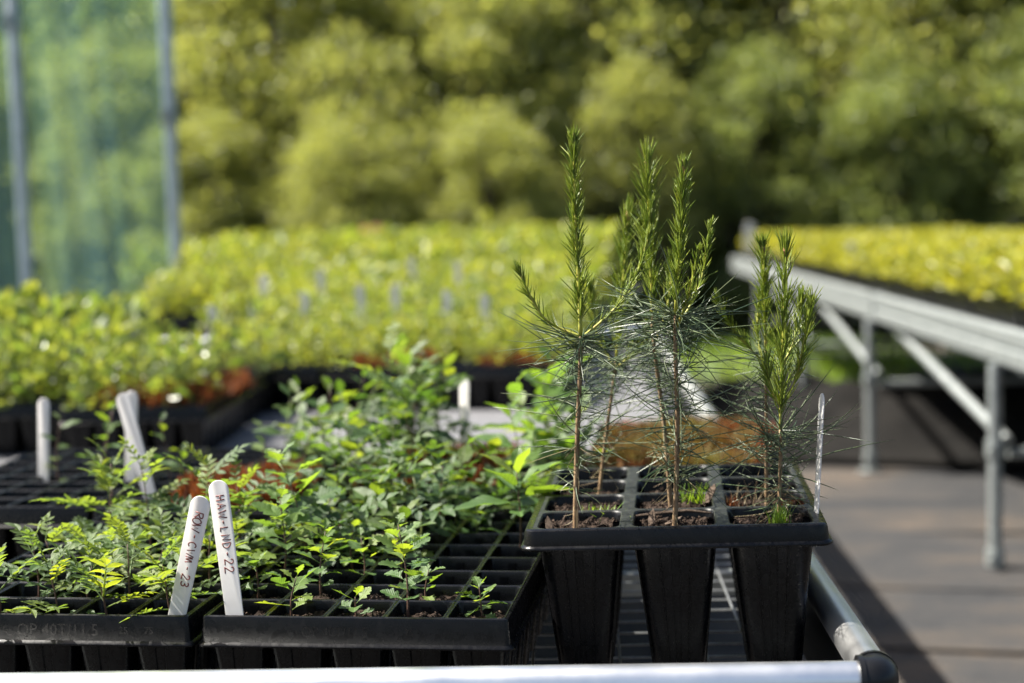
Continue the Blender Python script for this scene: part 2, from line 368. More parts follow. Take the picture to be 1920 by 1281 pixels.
ORDN = ['first', 'second', 'third', 'fourth', 'fifth', 'sixth', 'seventh', 'eighth', 'ninth', 'tenth', 'eleventh', 'twelfth', 'thirteenth', 'fourteenth', 'fifteenth', 'sixteenth']
def hedge():
    variants = []
    for k, (mm, dims) in enumerate(((MT['hedge_a'], (1.55, 1.25, 2.5)), (MT['hedge_b'], (1.5, 1.3, 2.3)), (MT['hedge_a'], (1.7, 1.2, 2.6)), (MT['hedge_b'], (1.8, 1.4, 2.7)))):
        cm, cc = crown_mesh('crown_%d' % k, 40 + k, 150, 260, dims, mm, leaf=0.078, cr=(0.28, 0.66))
        variants.append((cm, tree_trunk('trunk_%d' % k, 60 + k, 4.6, cc, 2.55)))
    spots = [(-7.4, 13.9, 2, .62), (-5.6, 13.4, 0, .60), (-4.35, 14.2, 0, .86), (-3.3, 13.2, 2, .56), (-2.2, 14.1, 0, .72), (-1.05, 13.5, 2, .50), (0.2, 14.2, 3, .52), (1.5, 14.0, 1, .52), (2.9, 14.0, 3, .55),
             (-4.55, 12.6, 0, .44), (-3.1, 12.3, 2, .40), (-1.95, 12.5, 0, .42),
             (-8.4, 15.6, 0, .95), (-6.5, 15.3, 1, .92), (-3.0, 15.5, 2, 1.02), (-1.3, 15.2, 0, .98), (0.5, 15.6, 2, .94), (2.2, 15.3, 0, .90), (4.0, 15.4, 1, .95),
             (-9.6, 17.4, 2, 1.3), (-7.2, 17.6, 1, 1.35), (-4.9, 17.5, 3, 1.4), (-2.6, 17.2, 0, 1.4), (-0.3, 17.4, 2, 1.35), (2.0, 17.2, 0, 1.35), (4.4, 17.4, 3, 1.4), (6.5, 17.0, 1, 1.3)]
    place = ['seen through the net at the left edge', 'seen through the middle of the net', 'just right of the net', 'behind the left end of the far seedlings', 'behind the middle of the far seedlings', 'left of the tallest pine', 'behind the pines', 'behind the far end of the right bench', 'at the right edge behind the bench']
    desc = [('olive', 'yellow green', 'pale yellow green', 'low sunlit', 'sunlit yellow green', 'low yellow green', 'low shady', 'low dark olive', 'low dark green')[i] + ' tree ' + place[i] for i in range(9)]
    desc += ['lowest shrub right beside the right pole of the net', 'lowest sunlit shrub behind the pale pink plant', 'lowest sunlit shrub behind the lime green plant']
    desc += ['taller yellow green tree behind the net at the left edge', 'taller olive tree behind the net beside its right pole', 'taller tree above the left end of the far seedlings', 'taller bright tree above the middle seedling field', 'taller tree above the tops of the tall pines', 'taller bright tree above the far end of the right bench', 'taller olive tree above the right edge']
    back = 'tall tree in the back row of the hedge'
    for i, (x, y, v, s) in enumerate(spots):
        t = thing('hedge_tree', desc[i] if i < len(desc) else back + ', %s from the left' % ORDN[i - len(desc)], 'tree', (x, y, 0), (0, 0, i * 1.9), 'trees of the background hedge')
        c = link('crown', variants[v][0], t, (0, 0, 2.55 * s)); c.scale = (s, s, s)
        k = link('trunk', variants[v][1], t); k.scale = (s, s, s)
hedge()

# ------------------------------------------------------------------ wind net with poles
def net_screen():
    x0, x1, Y = -5.4, -2.67, 7.05
    n, kz = 70, 30
    V = []; F = []
    for j in range(kz):
        z = 0.05 + j / (kz - 1) * 3.4
        for i in range(n):
            t = i / (n - 1); x = x0 + (x1 - x0) * t
            y = Y + 0.03 * math.sin(t * 31 + z * .6) + 0.02 * math.sin(t * 73 + z * 1.3) * (1 - .2 * z) - 0.05 * math.sin(t * 3.14) * .5
            V.append((x, y + 0.02, z))
    for j in range(kz - 1):
        for i in range(n - 1):
            a = j * n + i; F.append((a, a + 1, a + n + 1, a + n))
    me = setmat(mesh_from('net', V, F, True), MT['net'])
    tag(link('windbreak_net', me), 'translucent teal windbreak net stretched between the grey poles', 'net')
    for (x, lab, clampz) in ((-3.45, 'left galvanised pole of the teal net', (2.21,)), (-2.67, 'right galvanised pole at the edge of the teal net', (1.72,))):
        t = thing('net_pole', lab, 'pole', (x, Y - 0.055, 0), (0, 0, 0), 'poles holding the net')
        b = MB(); b.tube([(0, 0, 0), (0, 0, clampz[0]), (0, 0, 3.5)], 0.030, 16); link('tube', b.mesh('pole_tube', MT['pole']), t)
        for cz in clampz:
            b = MB(); b.tube([(0, 0, cz - .04), (0, 0, cz + .04)], 0.040, 16); b.box((0.0, -.05, cz), (.03, .04, .05)); link('clamp', b.mesh('pole_clamp', MT['galv']), t)
            b = MB(); b.tube([(0, -.07, cz), (0, -.095, cz)], 0.013, 6); link('bolt', b.mesh('clamp_bolt', MT['galv']), t)
        b = MB(); b.tube([(0, 0, 3.5), (0, 0, 3.52)], 0.033, 12); link('cap', b.mesh('pole_cap', MT['black']), t)
net_screen()

# ------------------------------------------------------------------ near nursery bench
BY = R_(5.7)
def near_bench():
    t = thing('nursery_bench', 'near aluminium tube bench with wire mesh deck carrying the front trays', 'bench', (0.130, 1.383, 0), (0, 0, BY))
    W, Ln, zt, r = 2.7, 4.1, 0.7625, 0.0175
    for nm, pts in (('front_rail', [(-W + .04, 0, zt), (-.010, 0, zt)]), ('side_rail', [(0, .010, zt), (0, Ln - .010, zt)]), ('back_rail', [(-.036, Ln, zt), (-W + .04, Ln, zt)]), ('side_rail', [(-W, .036, zt), (-W, Ln - .036, zt)])):
        b = MB(); b.tube(pts, r, 32, cap=True); link(nm, b.mesh('rail', MT['alu'], True, 50), t)
    # moulded three-way corner joint
    for cx, cyy, sx, sy in ((0, 0, -1, 1), (0, Ln, -1, -1), (-W, 0, 1, 1), (-W, Ln, 1, -1)):
        b = MB(); rr = 0.0215; q = 0.008; pts = [(cx + sx * .016, cyy, zt), (cx + sx * .010, cyy, zt)]
        for a in range(0, 91, 15):
            an = R_(a); pts.append((cx + sx * (q - q * math.sin(an)), cyy + sy * (q - q * math.cos(an)), zt))
        pts += [(cx, cyy + sy * .010, zt), (cx, cyy + sy * .016, zt)]
        b.tube(pts, rr, 24)
        b.tube([(cx + sx * .018, cyy, zt), (cx + sx * .013, cyy, zt)], rr + .0012, 24); b.tube([(cx, cyy + sy * .018, zt), (cx, cyy + sy * .013, zt)], rr + .0012, 24)
        b.tube([(cx + sx * .008, cyy + sy * .008, zt), (cx + sx * .008, cyy + sy * .008, zt - .07)], [rr * .95, rr * .95], 20)
        link('corner_joint', b.mesh('corner_joint', MT['black'], True, 40), t)
        b = MB(); b.tube([(cx + sx * .008, cyy + sy * .008, zt - .07), (cx + sx * .008, cyy + sy * .008, 0.0)], r, 20); link('leg', b.mesh('bench_leg', MT['alu']), t)
    # mesh deck: crossing wires welded on bearers
    zd = 0.6895
    b = MB(); b.tube([(0, 0.02, 0), (0, Ln - .02, 0)], 0.0016, 6); long_w = b.mesh('long_wire', MT['wire'])
    b = MB(); b.tube([(-W + .02, 0, 0), (-.02, 0, 0)], 0.0016, 6); cross_w = b.mesh('cross_wire', MT['wire'])
    x = -.03
    while x > -W: link('wire', long_w, t, (x, 0, zd)); x -= 0.05
    y = .03
    while y < Ln: link('wire', cross_w, t, (0, y, zd - .0030)); y += 0.05
    b = MB(); b.box((-W / 2, 0, 0), (W - .03, .03, .03)); bm = b.mesh('bearer', MT['galv'], False)
    for y in (.06, .75, 1.45, 2.15, 2.85, 3.55, 4.04): link('bearer', bm, t, (0, y, zd - .0048 - .0165))
    b = MB(); b.box((-W / 2 - .02, (1.0 + Ln) / 2, .0), (W - .10, Ln - 1.08, .0016)); link('deck_liner', b.mesh('deck_liner', MT['liner'], False), t, (0, 0, zd + .0026))
    b = MB(); b.box((-.004, Ln / 2, .705), (.006, Ln - .09, .085)); link('side_panel', b.mesh('side_panel', MT['black'], False), t)
    for yy, px in ((.03, -.016), (2.0, -.016)):
        b = MB(); b.box((px, yy, .71), (.012, .03, .07)); link('bracket', b.mesh('bracket', MT['galv'], False), t)
near_bench()

# ------------------------------------------------------------------ far bench on the right
def right_bench():
    th = math.atan(0.108)
    t = thing('steel_bench', 'long galvanised steel bench with braced legs on the right', 'bench', (0.86, 4.55, 0), (0, 0, th))
    L0, L1, zt, zb, Wd = -1.6, 7.75, 0.812, 0.69, 1.7
    # rolled edge profile swept along the bench
    prof = [(0.03, zt), (0.0, zt), (-.006, zt - .006), (-.006, zt - .048), (.004, zt - .056), (.004, zt - .064), (-.004, zt - .070), (-.004, zb + .01), (.004, zb), (.05, zb), (.05, zb + .008), (.012, zb + .012), (.012, zt - .012), (.03, zt - .012)]
    def sweep(y0, y1, flip=False):
        b = MB(); f = (lambda x: Wd - x) if flip else (lambda x: x)
        b.loops([[(f(x), y0, z) for x, z in prof], [(f(x), y1, z) for x, z in prof]], close0=True, close1=True)
        return b
    for a, c in ((L0, 2.2), (2.2, L1)):
        link('side_rail', sweep(a, c).mesh('edge_rail', MT['galv'], True, 30), t)
    link('side_rail', sweep(L0, L1, True).mesh('edge_rail_back', MT['galv'], True, 30), t)
    b = MB(); b.box((.02, 2.2, zt - .06), (.058, .10, .125)); link('splice_plate', b.mesh('splice_plate', MT['galv'], False), t)
    b = MB(); b.box((Wd / 2, L1 + .012, (zt + zb) / 2), (Wd - .02, .02, zt - zb)); link('end_rail', b.mesh('end_rail', MT['galv'], False), t)
    b = MB(); b.box((Wd / 2, (L0 + L1) / 2, zb + .02), (Wd - .11, L1 - L0 - .02, .012)); link('deck', b.mesh('deck', MT['galv'], False), t)
    legs = [-1.35, 0.31, 2.27, 4.2, 6.1]
    lt = MB(); lt.tube([(0, 0, .012), (0, 0, zb)], 0.022, 14); lm = lt.mesh('leg_tube', MT['galv'])
    ft = MB(); ft.box((0, 0, .006), (.09, .09, .012)); fm = ft.mesh('foot_plate', MT['galv'], False)
    cl = MB(); cl.tube([(0, 0, -.025), (0, 0, .025)], 0.030, 14); cl.tube([(-.02, -.03, 0), (-.02, -.048, 0)], .012, 6); cm = cl.mesh('collar', MT['galv'])
    for i, y in enumerate(legs):
        for x in (.0, Wd - .03):
            lg = link('leg', lm, t, (x, y, 0)); link('foot', fm, lg)
            for z in (.07, .42): link('collar', cm, lg, (0, 0, z))
        b = MB(); b.tube([(.05, y + .03, .40), (Wd - .06, y + .03, .40)], .017, 10); link('cross_bar', b.mesh('cross_bar', MT['galv']), t)
        if i + 1 < len(legs):
            b = MB(); b.tube([(.045, y + .02, .44), (.045, legs[i + 1] - .25, zb)], .019, 10); link('brace', b.mesh('brace', MT['galv']), t)
            b = MB(); b.tube([(.10, y + .05, .66), (Wd - .1, y + .9, .36)], .016, 10); link('brace', b.mesh('brace', MT['galv']), t)
    return th
RB = right_bench()

def tarp():
    # crumpled black sheeting pushed under the bench
    nx, ny = 60, 34; g = random.Random(5); V = []; F = []
    for j in range(ny):
        for i in range(nx):
            u, v = i / (nx - 1), j / (ny - 1); x = -.55 + 3.4 * u; y = 6.75 + 2.6 * v + .2 * math.sin(u * 6)
            e = min(1, 7 * min(u, 1 - u)) * min(1, 5 * min(v, 1 - v))
            h = (0.05 + .20 * u + .05 * math.sin(u * 17 + v * 5) + .04 * math.sin(v * 23 + u * 9) + .025 * math.sin(u * 41 - v * 13)) * e
            V.append((x, y, max(0.034, .034 + h)))
    for j in range(ny - 1):
        for i in range(nx - 1):
            a = j * nx + i; F.append((a, a + 1, a + nx + 1, a + nx))
    me = setmat(mesh_from('tarp', V, F, True), MT['tarp'])
    tag(link('black_sheeting', me), 'crumpled black plastic sheeting heaped on the ground under the right bench', 'sheeting')
tarp()

# ------------------------------------------------------------------ cell trays
def plan(hx, hy, r, n=3, z=0.0, groove=None):
    """rounded rectangle loop, counter-clockwise; groove = [(s, inward depth)] along every side"""
    P = []
    cs = [(hx - r, hy - r, 0), (-hx + r, hy - r, 90), (-hx + r, -hy + r, 180), (hx - r, -hy + r, 270)]
    for k, (cx, cy_, a0) in enumerate(cs):
        for j in range(n + 1):
            a = R_(a0 + 90 * j / n); P.append((cx + r * math.cos(a), cy_ + r * math.sin(a), z))
        if groove:
            nxt = cs[(k + 1) % 4]; a = R_(a0 + 90); nrm = (math.cos(a), math.sin(a))
            A = (cx + r * nrm[0], cy_ + r * nrm[1]); B = (nxt[0] + r * nrm[0], nxt[1] + r * nrm[1])
            for s, d in groove:
                u = (s + 1) / 2; P.append((A[0] + (B[0] - A[0]) * u - nrm[0] * d, A[1] + (B[1] - A[1]) * u - nrm[1] * d, z))
    return P

GR40 = [(-.30, 0), (-.22, .0022), (.22, .0022), (.30, 0)]
GR12 = [(-.62, 0), (-.60, -.002), (-.55, -.002), (-.53, 0), (-.17, 0), (-.12, .009), (.12, .009), (.17, 0), (.53, 0), (.55, -.002), (.60, -.002), (.62, 0)]

def cell40():
    b = MB(); p, q = .061 / 2, .065 / 2
    b.loops([plan(p, q, .0004, 3, -.0013), plan(p - .0008, q - .0008, .002, 3, -.0003), plan(p - .0016, q - .0016, .004, 3, 0), plan(p - .0026, q - .0026, .005, 3, -.0008), plan(p - .0032, q - .0032, .006, 3, -.004),
             plan(p - .0065, q - .0065, .008, 3, -.05), plan(p - .013, q - .013, .008, 3, -.111)], close1=True)
    b.loops(list(reversed([plan(p - .0012, q - .0012, .005, 3, -.006, GR40), plan(p - .005, q - .005, .008, 3, -.05, GR40), plan(p - .0118, q - .0118, .008, 3, -.1145, GR40)])), close0=True)
    return b.mesh('cell', MT['tray'], True, 40)

def cell12():
    b = MB(); p, q = .1 / 2, .0925 / 2
    ox, oy = .0425, .0425
    b.loops([plan(p, q, .0004, 4, 0.0), plan(ox + .0012, oy + .0012, .012, 4, 0), plan(ox, oy, .012, 4, -.0014), plan(ox - .0008, oy - .0008, .012, 4, -.005), plan(ox - .0075, oy - .0075, .012, 4, -.06),
             plan(.0225, .022, .01, 4, -.172)], mi=0, close1=True)
    b.loops(list(reversed([plan(ox + .0012, oy + .0012, .012, 4, -.004, GR12), plan(ox - .0055, oy - .0055, .012, 4, -.06, GR12), plan(.0245, .024, .01, 4, -.176, GR12)])), close0=True)
    me = b.mesh('pot_cell', [MT['tray'], MT['tray_dusty']], True, 40)
    for p_ in me.polygons:
        if p_.center.z > -.0012: p_.material_index = 1
    return me

def skirt(wx, wy, prof, r, name, m):
    b = MB(); L = []
    for off, z in prof:
        L.append([(x + wx / 2, y + wy / 2, zz) for x, y, zz in plan(wx / 2 + off, wy / 2 + off, max(r + off, .0005), 5, z)])
    b.loops(list(reversed(L)))
    return b.mesh(name, m, True, 40)

PR40 = [(0, -.0013), (.0010, 0), (.0024, -.0006), (.0032, -.0030), (.0055, -.0255), (.0085, -.0275), (.0092, -.0285), (.0088, -.0302), (.0055, -.0295), (.0040, -.0270), (.0016, -.004)]
PR12 = [(-.002, .0002), (.0035, 0.0), (.0055, -.0012), (.0064, -.0042), (.0078, -.0165), (.0108, -.0182), (.0114, -.0198), (.0108, -.0216), (.0080, -.0206), (.0062, -.0185), (.0045, -.005)]
CELL40 = cell40(); CELL12 = cell12()
RIM40 = skirt(.305, .52, PR40, .001, 'tray_rim', MT['tray']); RIM12 = skirt(.3, .37, PR12, .006, 'tray_rim_deep', MT['tray'])

def joined_cells():
    V, F = [], []
    vs_ = [tuple(v.co) for v in CELL40.vertices]; fs = [tuple(p.vertices) for p in CELL40.polygons]
    for c in range(5):
        for r in range(8):
            o = len(V); V += [(x + .061 * (c + .5), y + .065 * (r + .5), z) for x, y, z in vs_]; F += [tuple(i + o for i in f) for f in fs]
    me = setmat(mesh_from('cells', V, F, True), MT['tray']); me.set_sharp_from_angle(angle=R_(40)); return me
CELLS40 = joined_cells()

def text_mesh(s, size, ext):
    c = bpy.data.curves.new('emboss', 'FONT'); c.body = s; c.size = size; c.extrude = ext; c.resolution_u = 2
    o = bpy.data.objects.new('emboss', c); COL.objects.link(o); bpy.context.view_layer.update()
    me = bpy.data.meshes.new_from_object(o.evaluated_get(bpy.context.evaluated_depsgraph_get())); bpy.data.objects.remove(o)
    me.materials.clear(); me.materials.append(MT['tray']); return me

ZD = 0.6925           # top of the mesh deck
def tray40(loc, rz, label, split=True, group='forty cell seedling trays', lettering=None):
    t = thing('seed_tray', label, 'tray', (loc[0], loc[1], ZD), (0, 0, rz), group)
    link('rim', RIM40, t, (0, 0, .115))
    if split:
        for c in range(5):
            for r in range(8): link('cell', CELL40, t, (.061 * (c + .5), .065 * (r + .5), .115))
    else: link('cells', CELLS40, t, (0, 0, .115))
    for s, size, x, zz in (lettering or []):
        link('lettering', text_mesh(s, size, .0005), t, (x, -.0045 - .0002, .115 + zz), (R_(84.5), 0, 0))
    return t

T1 = tray40((-.851, 1.411), 0, 'black cell tray of feathery rowan seedlings at the front left', lettering=[('QP 40T/11.5', .017, .125, -.0205), ('25', .010, .235, -.018), ('75', .010, .262, -.018)])
T2 = tray40((-.526, 1.413), 0, 'black cell tray of small hawthorn seedlings at the front centre', lettering=[('QP 40T/11.5', .013, .10, -.0185), ('75', .009, .205, -.017)])
T3 = tray40((-.885, 1.965), R_(1.2), 'black cell tray directly behind the front left tray, nearly empty')
T3b = tray40((-1.205, 1.965), R_(1.0), 'black cell tray at the left edge, second row back')
T4 = tray40((-.555, 1.962), R_(-.6), 'black cell tray behind the front centre tray, under dense bushy seedlings')
T5 = tray40((-.215, 2.235), R_(3), 'black cell tray of rusty moss behind the pine tray')

PT = thing('pine_tray', 'deep black twelve pot tray holding the tall pine seedlings', 'tray', (-.2065, 1.522, .6945), (0, R_(-1.0), R_(2.2)))
link('rim', RIM12, PT, (0, 0, .178))
for c in range(3):
    for r in range(4): link('pot', CELL12, PT, (.1 * (c + .5), .0925 * (r + .5), .178))
PTM = Matrix.Translation((-.2065, 1.522, .6945)) @ Euler((0, R_(-1.0), R_(2.2))).to_matrix().to_4x4()
def pt(x, y, z=0): return PTM @ Vector((x, y, .178 + z))

# ------------------------------------------------------------------ soil
def soil_mesh(name, cells, crumbs, seed, size=1.0):
    """cells: (matrix-fn origin Vector, hx, hy) ; lumpy top plus crumbs standing on it"""
    g = np.random.default_rng(seed); V = []; F = []; mi = []
    for (f, hx, hy) in cells:
        n = 13; o = len(V); ph = g.uniform(0, 6.28, 6)
        H = np.zeros((n, n)); xs = np.linspace(-hx, hx, n); ys = np.linspace(-hy, hy, n)
        X, Y = np.meshgrid(xs, ys)
        H = .0022 * np.sin(X * 150 + ph[0]) * np.sin(Y * 130 + ph[1]) + .0016 * np.sin(X * 310 + ph[2] + Y * 140) + g.normal(0, .0011, (n, n)) + .003 * ((Y / hy) * .3)
        for j in range(n):
            for i in range(n): V.append(tuple(f(X[j, i], Y[j, i], H[j, i])))
        for j in range(n - 1):
            for i in range(n - 1): F.append((o + j * n + i, o + j * n + i + 1, o + (j + 1) * n + i + 1, o + (j + 1) * n + i)); mi.append(0)
        for k in range(crumbs):
            x, y = g.uniform(-hx, hx) * .95, g.uniform(-hy, hy) * .95; s = size * g.uniform(.0005, .0017) * (1.9 if g.random() < .10 else 1)
            o = len(V); rot = Euler(tuple(g.uniform(0, 6.28, 3))).to_matrix(); el = g.uniform(.6, 1.8)
            h = H[int((y + hy) / (2 * hy) * (n - 1)), int((x + hx) / (2 * hx) * (n - 1))] + s * .4
            for d in ((1, 0, 0), (-1, 0, 0), (0, 1, 0), (0, -1, 0), (0, 0, 1), (0, 0, -1)):
                q = rot @ Vector((d[0] * s * el * g.uniform(.7, 1.3), d[1] * s * g.uniform(.6, 1.2), d[2] * s * g.uniform(.5, 1)))
                V.append(tuple(f(x + q.x, y + q.y, h + q.z)))
            F += [(o + a, o + b_, o + c_) for a, b_, c_ in ((0, 2, 4), (2, 1, 4), (1, 3, 4), (3, 0, 4), (2, 0, 5), (1, 2, 5), (3, 1, 5), (0, 3, 5))]; mi += [1] * 8
    me = mesh_from(name, V, F); setmat(me, MT['soil'], MT['crumb']); me.polygons.foreach_set('material_index', mi); return me

def tray_soil(tr, which, label, seed, crumbs=60, base=-.012):
    cells = []; g = random.Random(seed)
    for c, r in which:
        d = base - g.uniform(0, .004) - (0.006 if r > 1 else 0); cx, cy_ = .061 * (c + .5), .065 * (r + .5)
        M_ = Matrix.Translation(tr.location) @ tr.rotation_euler.to_matrix().to_4x4()
        cells.append(((lambda x, y, z, M_=M_, cx=cx, cy_=cy_, d=d: M_ @ Vector((cx + x, cy_ + y, .115 + d + z))), .0268, .0288))
    o = link('potting_soil', soil_mesh('soil', cells, crumbs, seed)); tag(o, label, 'soil', kind='stuff')

E1 = {(c, r) for c in range(5) for r in range(8)}
tray_soil(T2, sorted({(c, r) for c in range(5) for r in range(3)} - {(4, 1), (4, 2), (3, 2)} | {(c, r) for c in range(3) for r in range(3, 8)} | {(4, 5), (4, 4), (3, 7), (4, 7)}), 'crumbly brown potting soil in the cells of the hawthorn tray', 5, 220)
tray_soil(T1, sorted(E1 - {(2, 5), (3, 5), (1, 6), (2, 6), (3, 6), (4, 5), (3, 7), (2, 7), (4, 6)}), 'dark potting soil in the cells of the rowan tray', 6, 40, -.016)
tray_soil(T4, sorted(E1), 'dark potting soil under the dense bushy seedlings', 8, 20, -.014)
tray_soil(T5, sorted(E1), 'dark potting soil under the rusty moss', 9, 15, -.010)
cells = []
for c in range(3):
    for r in range(4):
        d = -.011 if r < 2 else (-.016 if (r == 2 and c < 2) else -.030)
        cells.append(((lambda x, y, z, c=c, r=r, d=d: pt(.1 * (c + .5) + x, .0925 * (r + .5) + y, d + z)), .0405, .0405))
o = link('potting_soil', soil_mesh('pine_soil', cells, 620, 12, 1.25)); tag(o, 'coarse brown potting soil in the pots of the pine tray', 'soil', kind='stuff')

# bark chips and twigs on the pine soil
def chips():
    g = random.Random(4)
    for i, (x, y, l, az, tl, lab) in enumerate(((.018, .030, .018, 1.9, .9, 'pale wood chip standing in the front left pine pot'), (.125, .050, .020, 1.4, .8, 'brown wood chip standing in the front middle pine pot'), (.140, .046, .022, .5, .3, 'flat grey wood chip beside the front middle pine'), (.185, .155, .028, .9, .8, 'brown wood splinter at the back of the middle pine row'))):
        b = MB(); rot = Euler((0, -tl, az)).to_matrix()
        P = [(-.1, -.12, 0), (.35, -.2, .02), (.8, -.13, .0), (1, .0, .03), (.75, .16, .03), (.3, .2, 0), (-.1, .1, 0)]
        lo = [rot @ Vector((px * l, py * l, pz * l)) + pt(x, y, -.009) for px, py, pz in P]
        nrm = rot @ Vector((0, 0, 1)) * .0016
        b.loops([lo, [p + nrm for p in lo]], close0=True, close1=True)
        tag(link('wood_chip', b.mesh('wood_chip', MT['chip'], False)), lab, 'wood chip')
    b = MB(); b.tube([pt(.105, .075, -.004), pt(.13, .079, -.002), pt(.165, .081, .0), pt(.19, .079, -.003)], [.0012, .0017, .0016, .001], 6)
    tag(link('twig', b.mesh('twig', MT['chip'])), 'thin dark twig lying across the middle pot of the pine tray', 'twig')
chips()

# ------------------------------------------------------------------ leaf shapes (length 1 along +x, +z is the upper side)
def blade(outline, fold=.16, curl=-.25, wave=.03, x0=0.0, L=1.0, ph=0.0):
    V, F, U = [], [], []
    wm = max(w_ for _, w_ in outline) or 1
    for i, (t, w_) in enumerate(outline):
        zc = curl * t * t
        for v in (-1, -.5, 0, .5, 1):
            y = v * w_
            z = zc + fold * abs(y) * (1 if abs(v) < .9 else .9) + wave * math.sin(t * 11 + ph + v * 2.3) * abs(v) * w_ * 2
            V.append((x0 + t * L, y * L, z * L)); U.append((t, y / wm))
    for i in range(len(outline) - 1):
        for j in range(4):
            a = i * 5 + j; F.append((a, a + 5, a + 6, a + 1))
    return V, F, U

def petiole(L, r, V, F, U):
    o = len(V)
    for x, rr in ((0, r), (L, r * .7)):
        for k in range(4): V.append((x, rr * math.cos(k * 1.571), rr * math.sin(k * 1.571))); U.append((0, 0))
    for k in range(4): F.append((o + k, o + (k + 1) % 4, o + 4 + (k + 1) % 4, o + 4 + k))

HAW = [(0, .015), (.1, .05), (.2, .09), (.28, .20), (.33, .34), (.37, .36), (.42, .31), (.46, .20), (.52, .24), (.57, .34), (.62, .345), (.66, .28), (.70, .19), (.75, .23), (.80, .25), (.85, .20), (.89, .14), (.93, .13), (1.0, .01)]
def ovate(n, wmax, peak=.42, ser=.0, acum=1.0):
    out = []
    for i in range(n):
        t = i / (n - 1); s = (t / peak) if t < peak else (1 - (t - peak) / (1 - peak))
        w_ = wmax * math.sin(max(s, 0) * math.pi / 2) ** (.8 if t < peak else acum)
        out.append((t, max(.004, w_ * (1 + (ser if i % 2 else -ser)))))
    return out

def build_leaf(kind, k):
    g = random.Random(hash((kind, k)) & 1023 if False else (sum(map(ord, kind)) * 7 + k)); V, F, U = [], [], []
    def put(parts, M_=None):
        v, f, u = parts; o = len(V)
        for p in v: V.append(tuple(M_ @ Vector(p)) if M_ is not None else p)
        F.extend([tuple(i + o for i in q) for q in f]); U.extend(u)
    if kind == 'hawthorn':
        petiole(.2, .018, V, F, U); o = [(t, w_ * g.uniform(.9, 1.1)) for t, w_ in HAW]
        put(blade(o, g.uniform(.05, .4), g.uniform(-.35, .1), .05, .19, .82, g.random() * 6))
    elif kind == 'large':
        petiole(.13, .016, V, F, U); put(blade(ovate(22, .27, .45, .012, 1.0), g.uniform(.15, .4), g.uniform(-.32, -.05), .05, .12, .9, g.random() * 6))
    elif kind == 'oval':
        petiole(.15, .02, V, F, U); put(blade(ovate(15, .26, .45, .03, .95), g.uniform(.1, .45), g.uniform(-.4, .0), .05, .14, .88, g.random() * 6))
    elif kind in ('rowan', 'rose'):
        pairs = (4 + k % 3) if kind == 'rowan' else (2 + k % 2)
        bend = g.uniform(-.25, -.05); up = g.uniform(.05, .2)
        rach = lambda t: Vector((t, 0, up * t + bend * t * t))
        pts = [rach(i / 6) for i in range(7)]; b = MB(); b.tube(pts, [.014, .013, .012, .011, .01, .008, .006], 4, cap=False)
        put((b.V, b.F, [(0, 0)] * len(b.V)))
        ll = .34 if kind == 'rowan' else .40
        for i in range(pairs):
            t = (.26 if kind == 'rowan' else .36) + (.66 if kind == 'rowan' else .5) * i / max(pairs - 1, 1)
            for s in (-1, 1):
                sz = ll * (1 - .25 * abs(t - .55)) * g.uniform(.85, 1.12)
                o = blade(ovate(13, .20 if kind == 'rowan' else .28, .45, .10 if kind == 'rowan' else .05, .9), g.uniform(.15, .6), g.uniform(-.3, .05), .04, 0, 1, g.random() * 6)
                M_ = Matrix.Translation(rach(t)) @ Euler((s * g.uniform(-.1, .35), g.uniform(-.25, .15), s * R_(g.uniform(48, 66)))).to_matrix().to_4x4() @ Matrix.Scale(sz, 4)
                put(o, M_)
        M_ = Matrix.Translation(rach(1.0)) @ Euler((0, g.uniform(-.1, .35), g.uniform(-.2, .2))).to_matrix().to_4x4() @ Matrix.Scale(ll * 1.0, 4)
        put(blade(ovate(13, .21 if kind == 'rowan' else .28, .45, .09, .9), .3, -.2, .04, 0, 1, 1), M_)
    me = mesh_from('leaf_' + kind, V, F, True, U); me.materials.append(MT['leaf']); return me
LEAF = {k: [build_leaf(k, i) for i in range(6)] for k in ('hawthorn', 'large', 'oval', 'rowan', 'rose')}

PAL = {'hawthorn': ((.055, .11, .032), (.105, .17, .04), (.145, .195, .032)), 'rowan': ((.07, .122, .045), (.12, .17, .045), (.15, .19, .03)),
       'rose': ((.028, .064, .024), (.052, .098, .028), (.09, .13, .026)), 'large': ((.065, .13, .032), (.085, .15, .034), (.13, .17, .032)), 'oval': ((.032, .075, .022), (.07, .12, .026), (.11, .15, .026))}

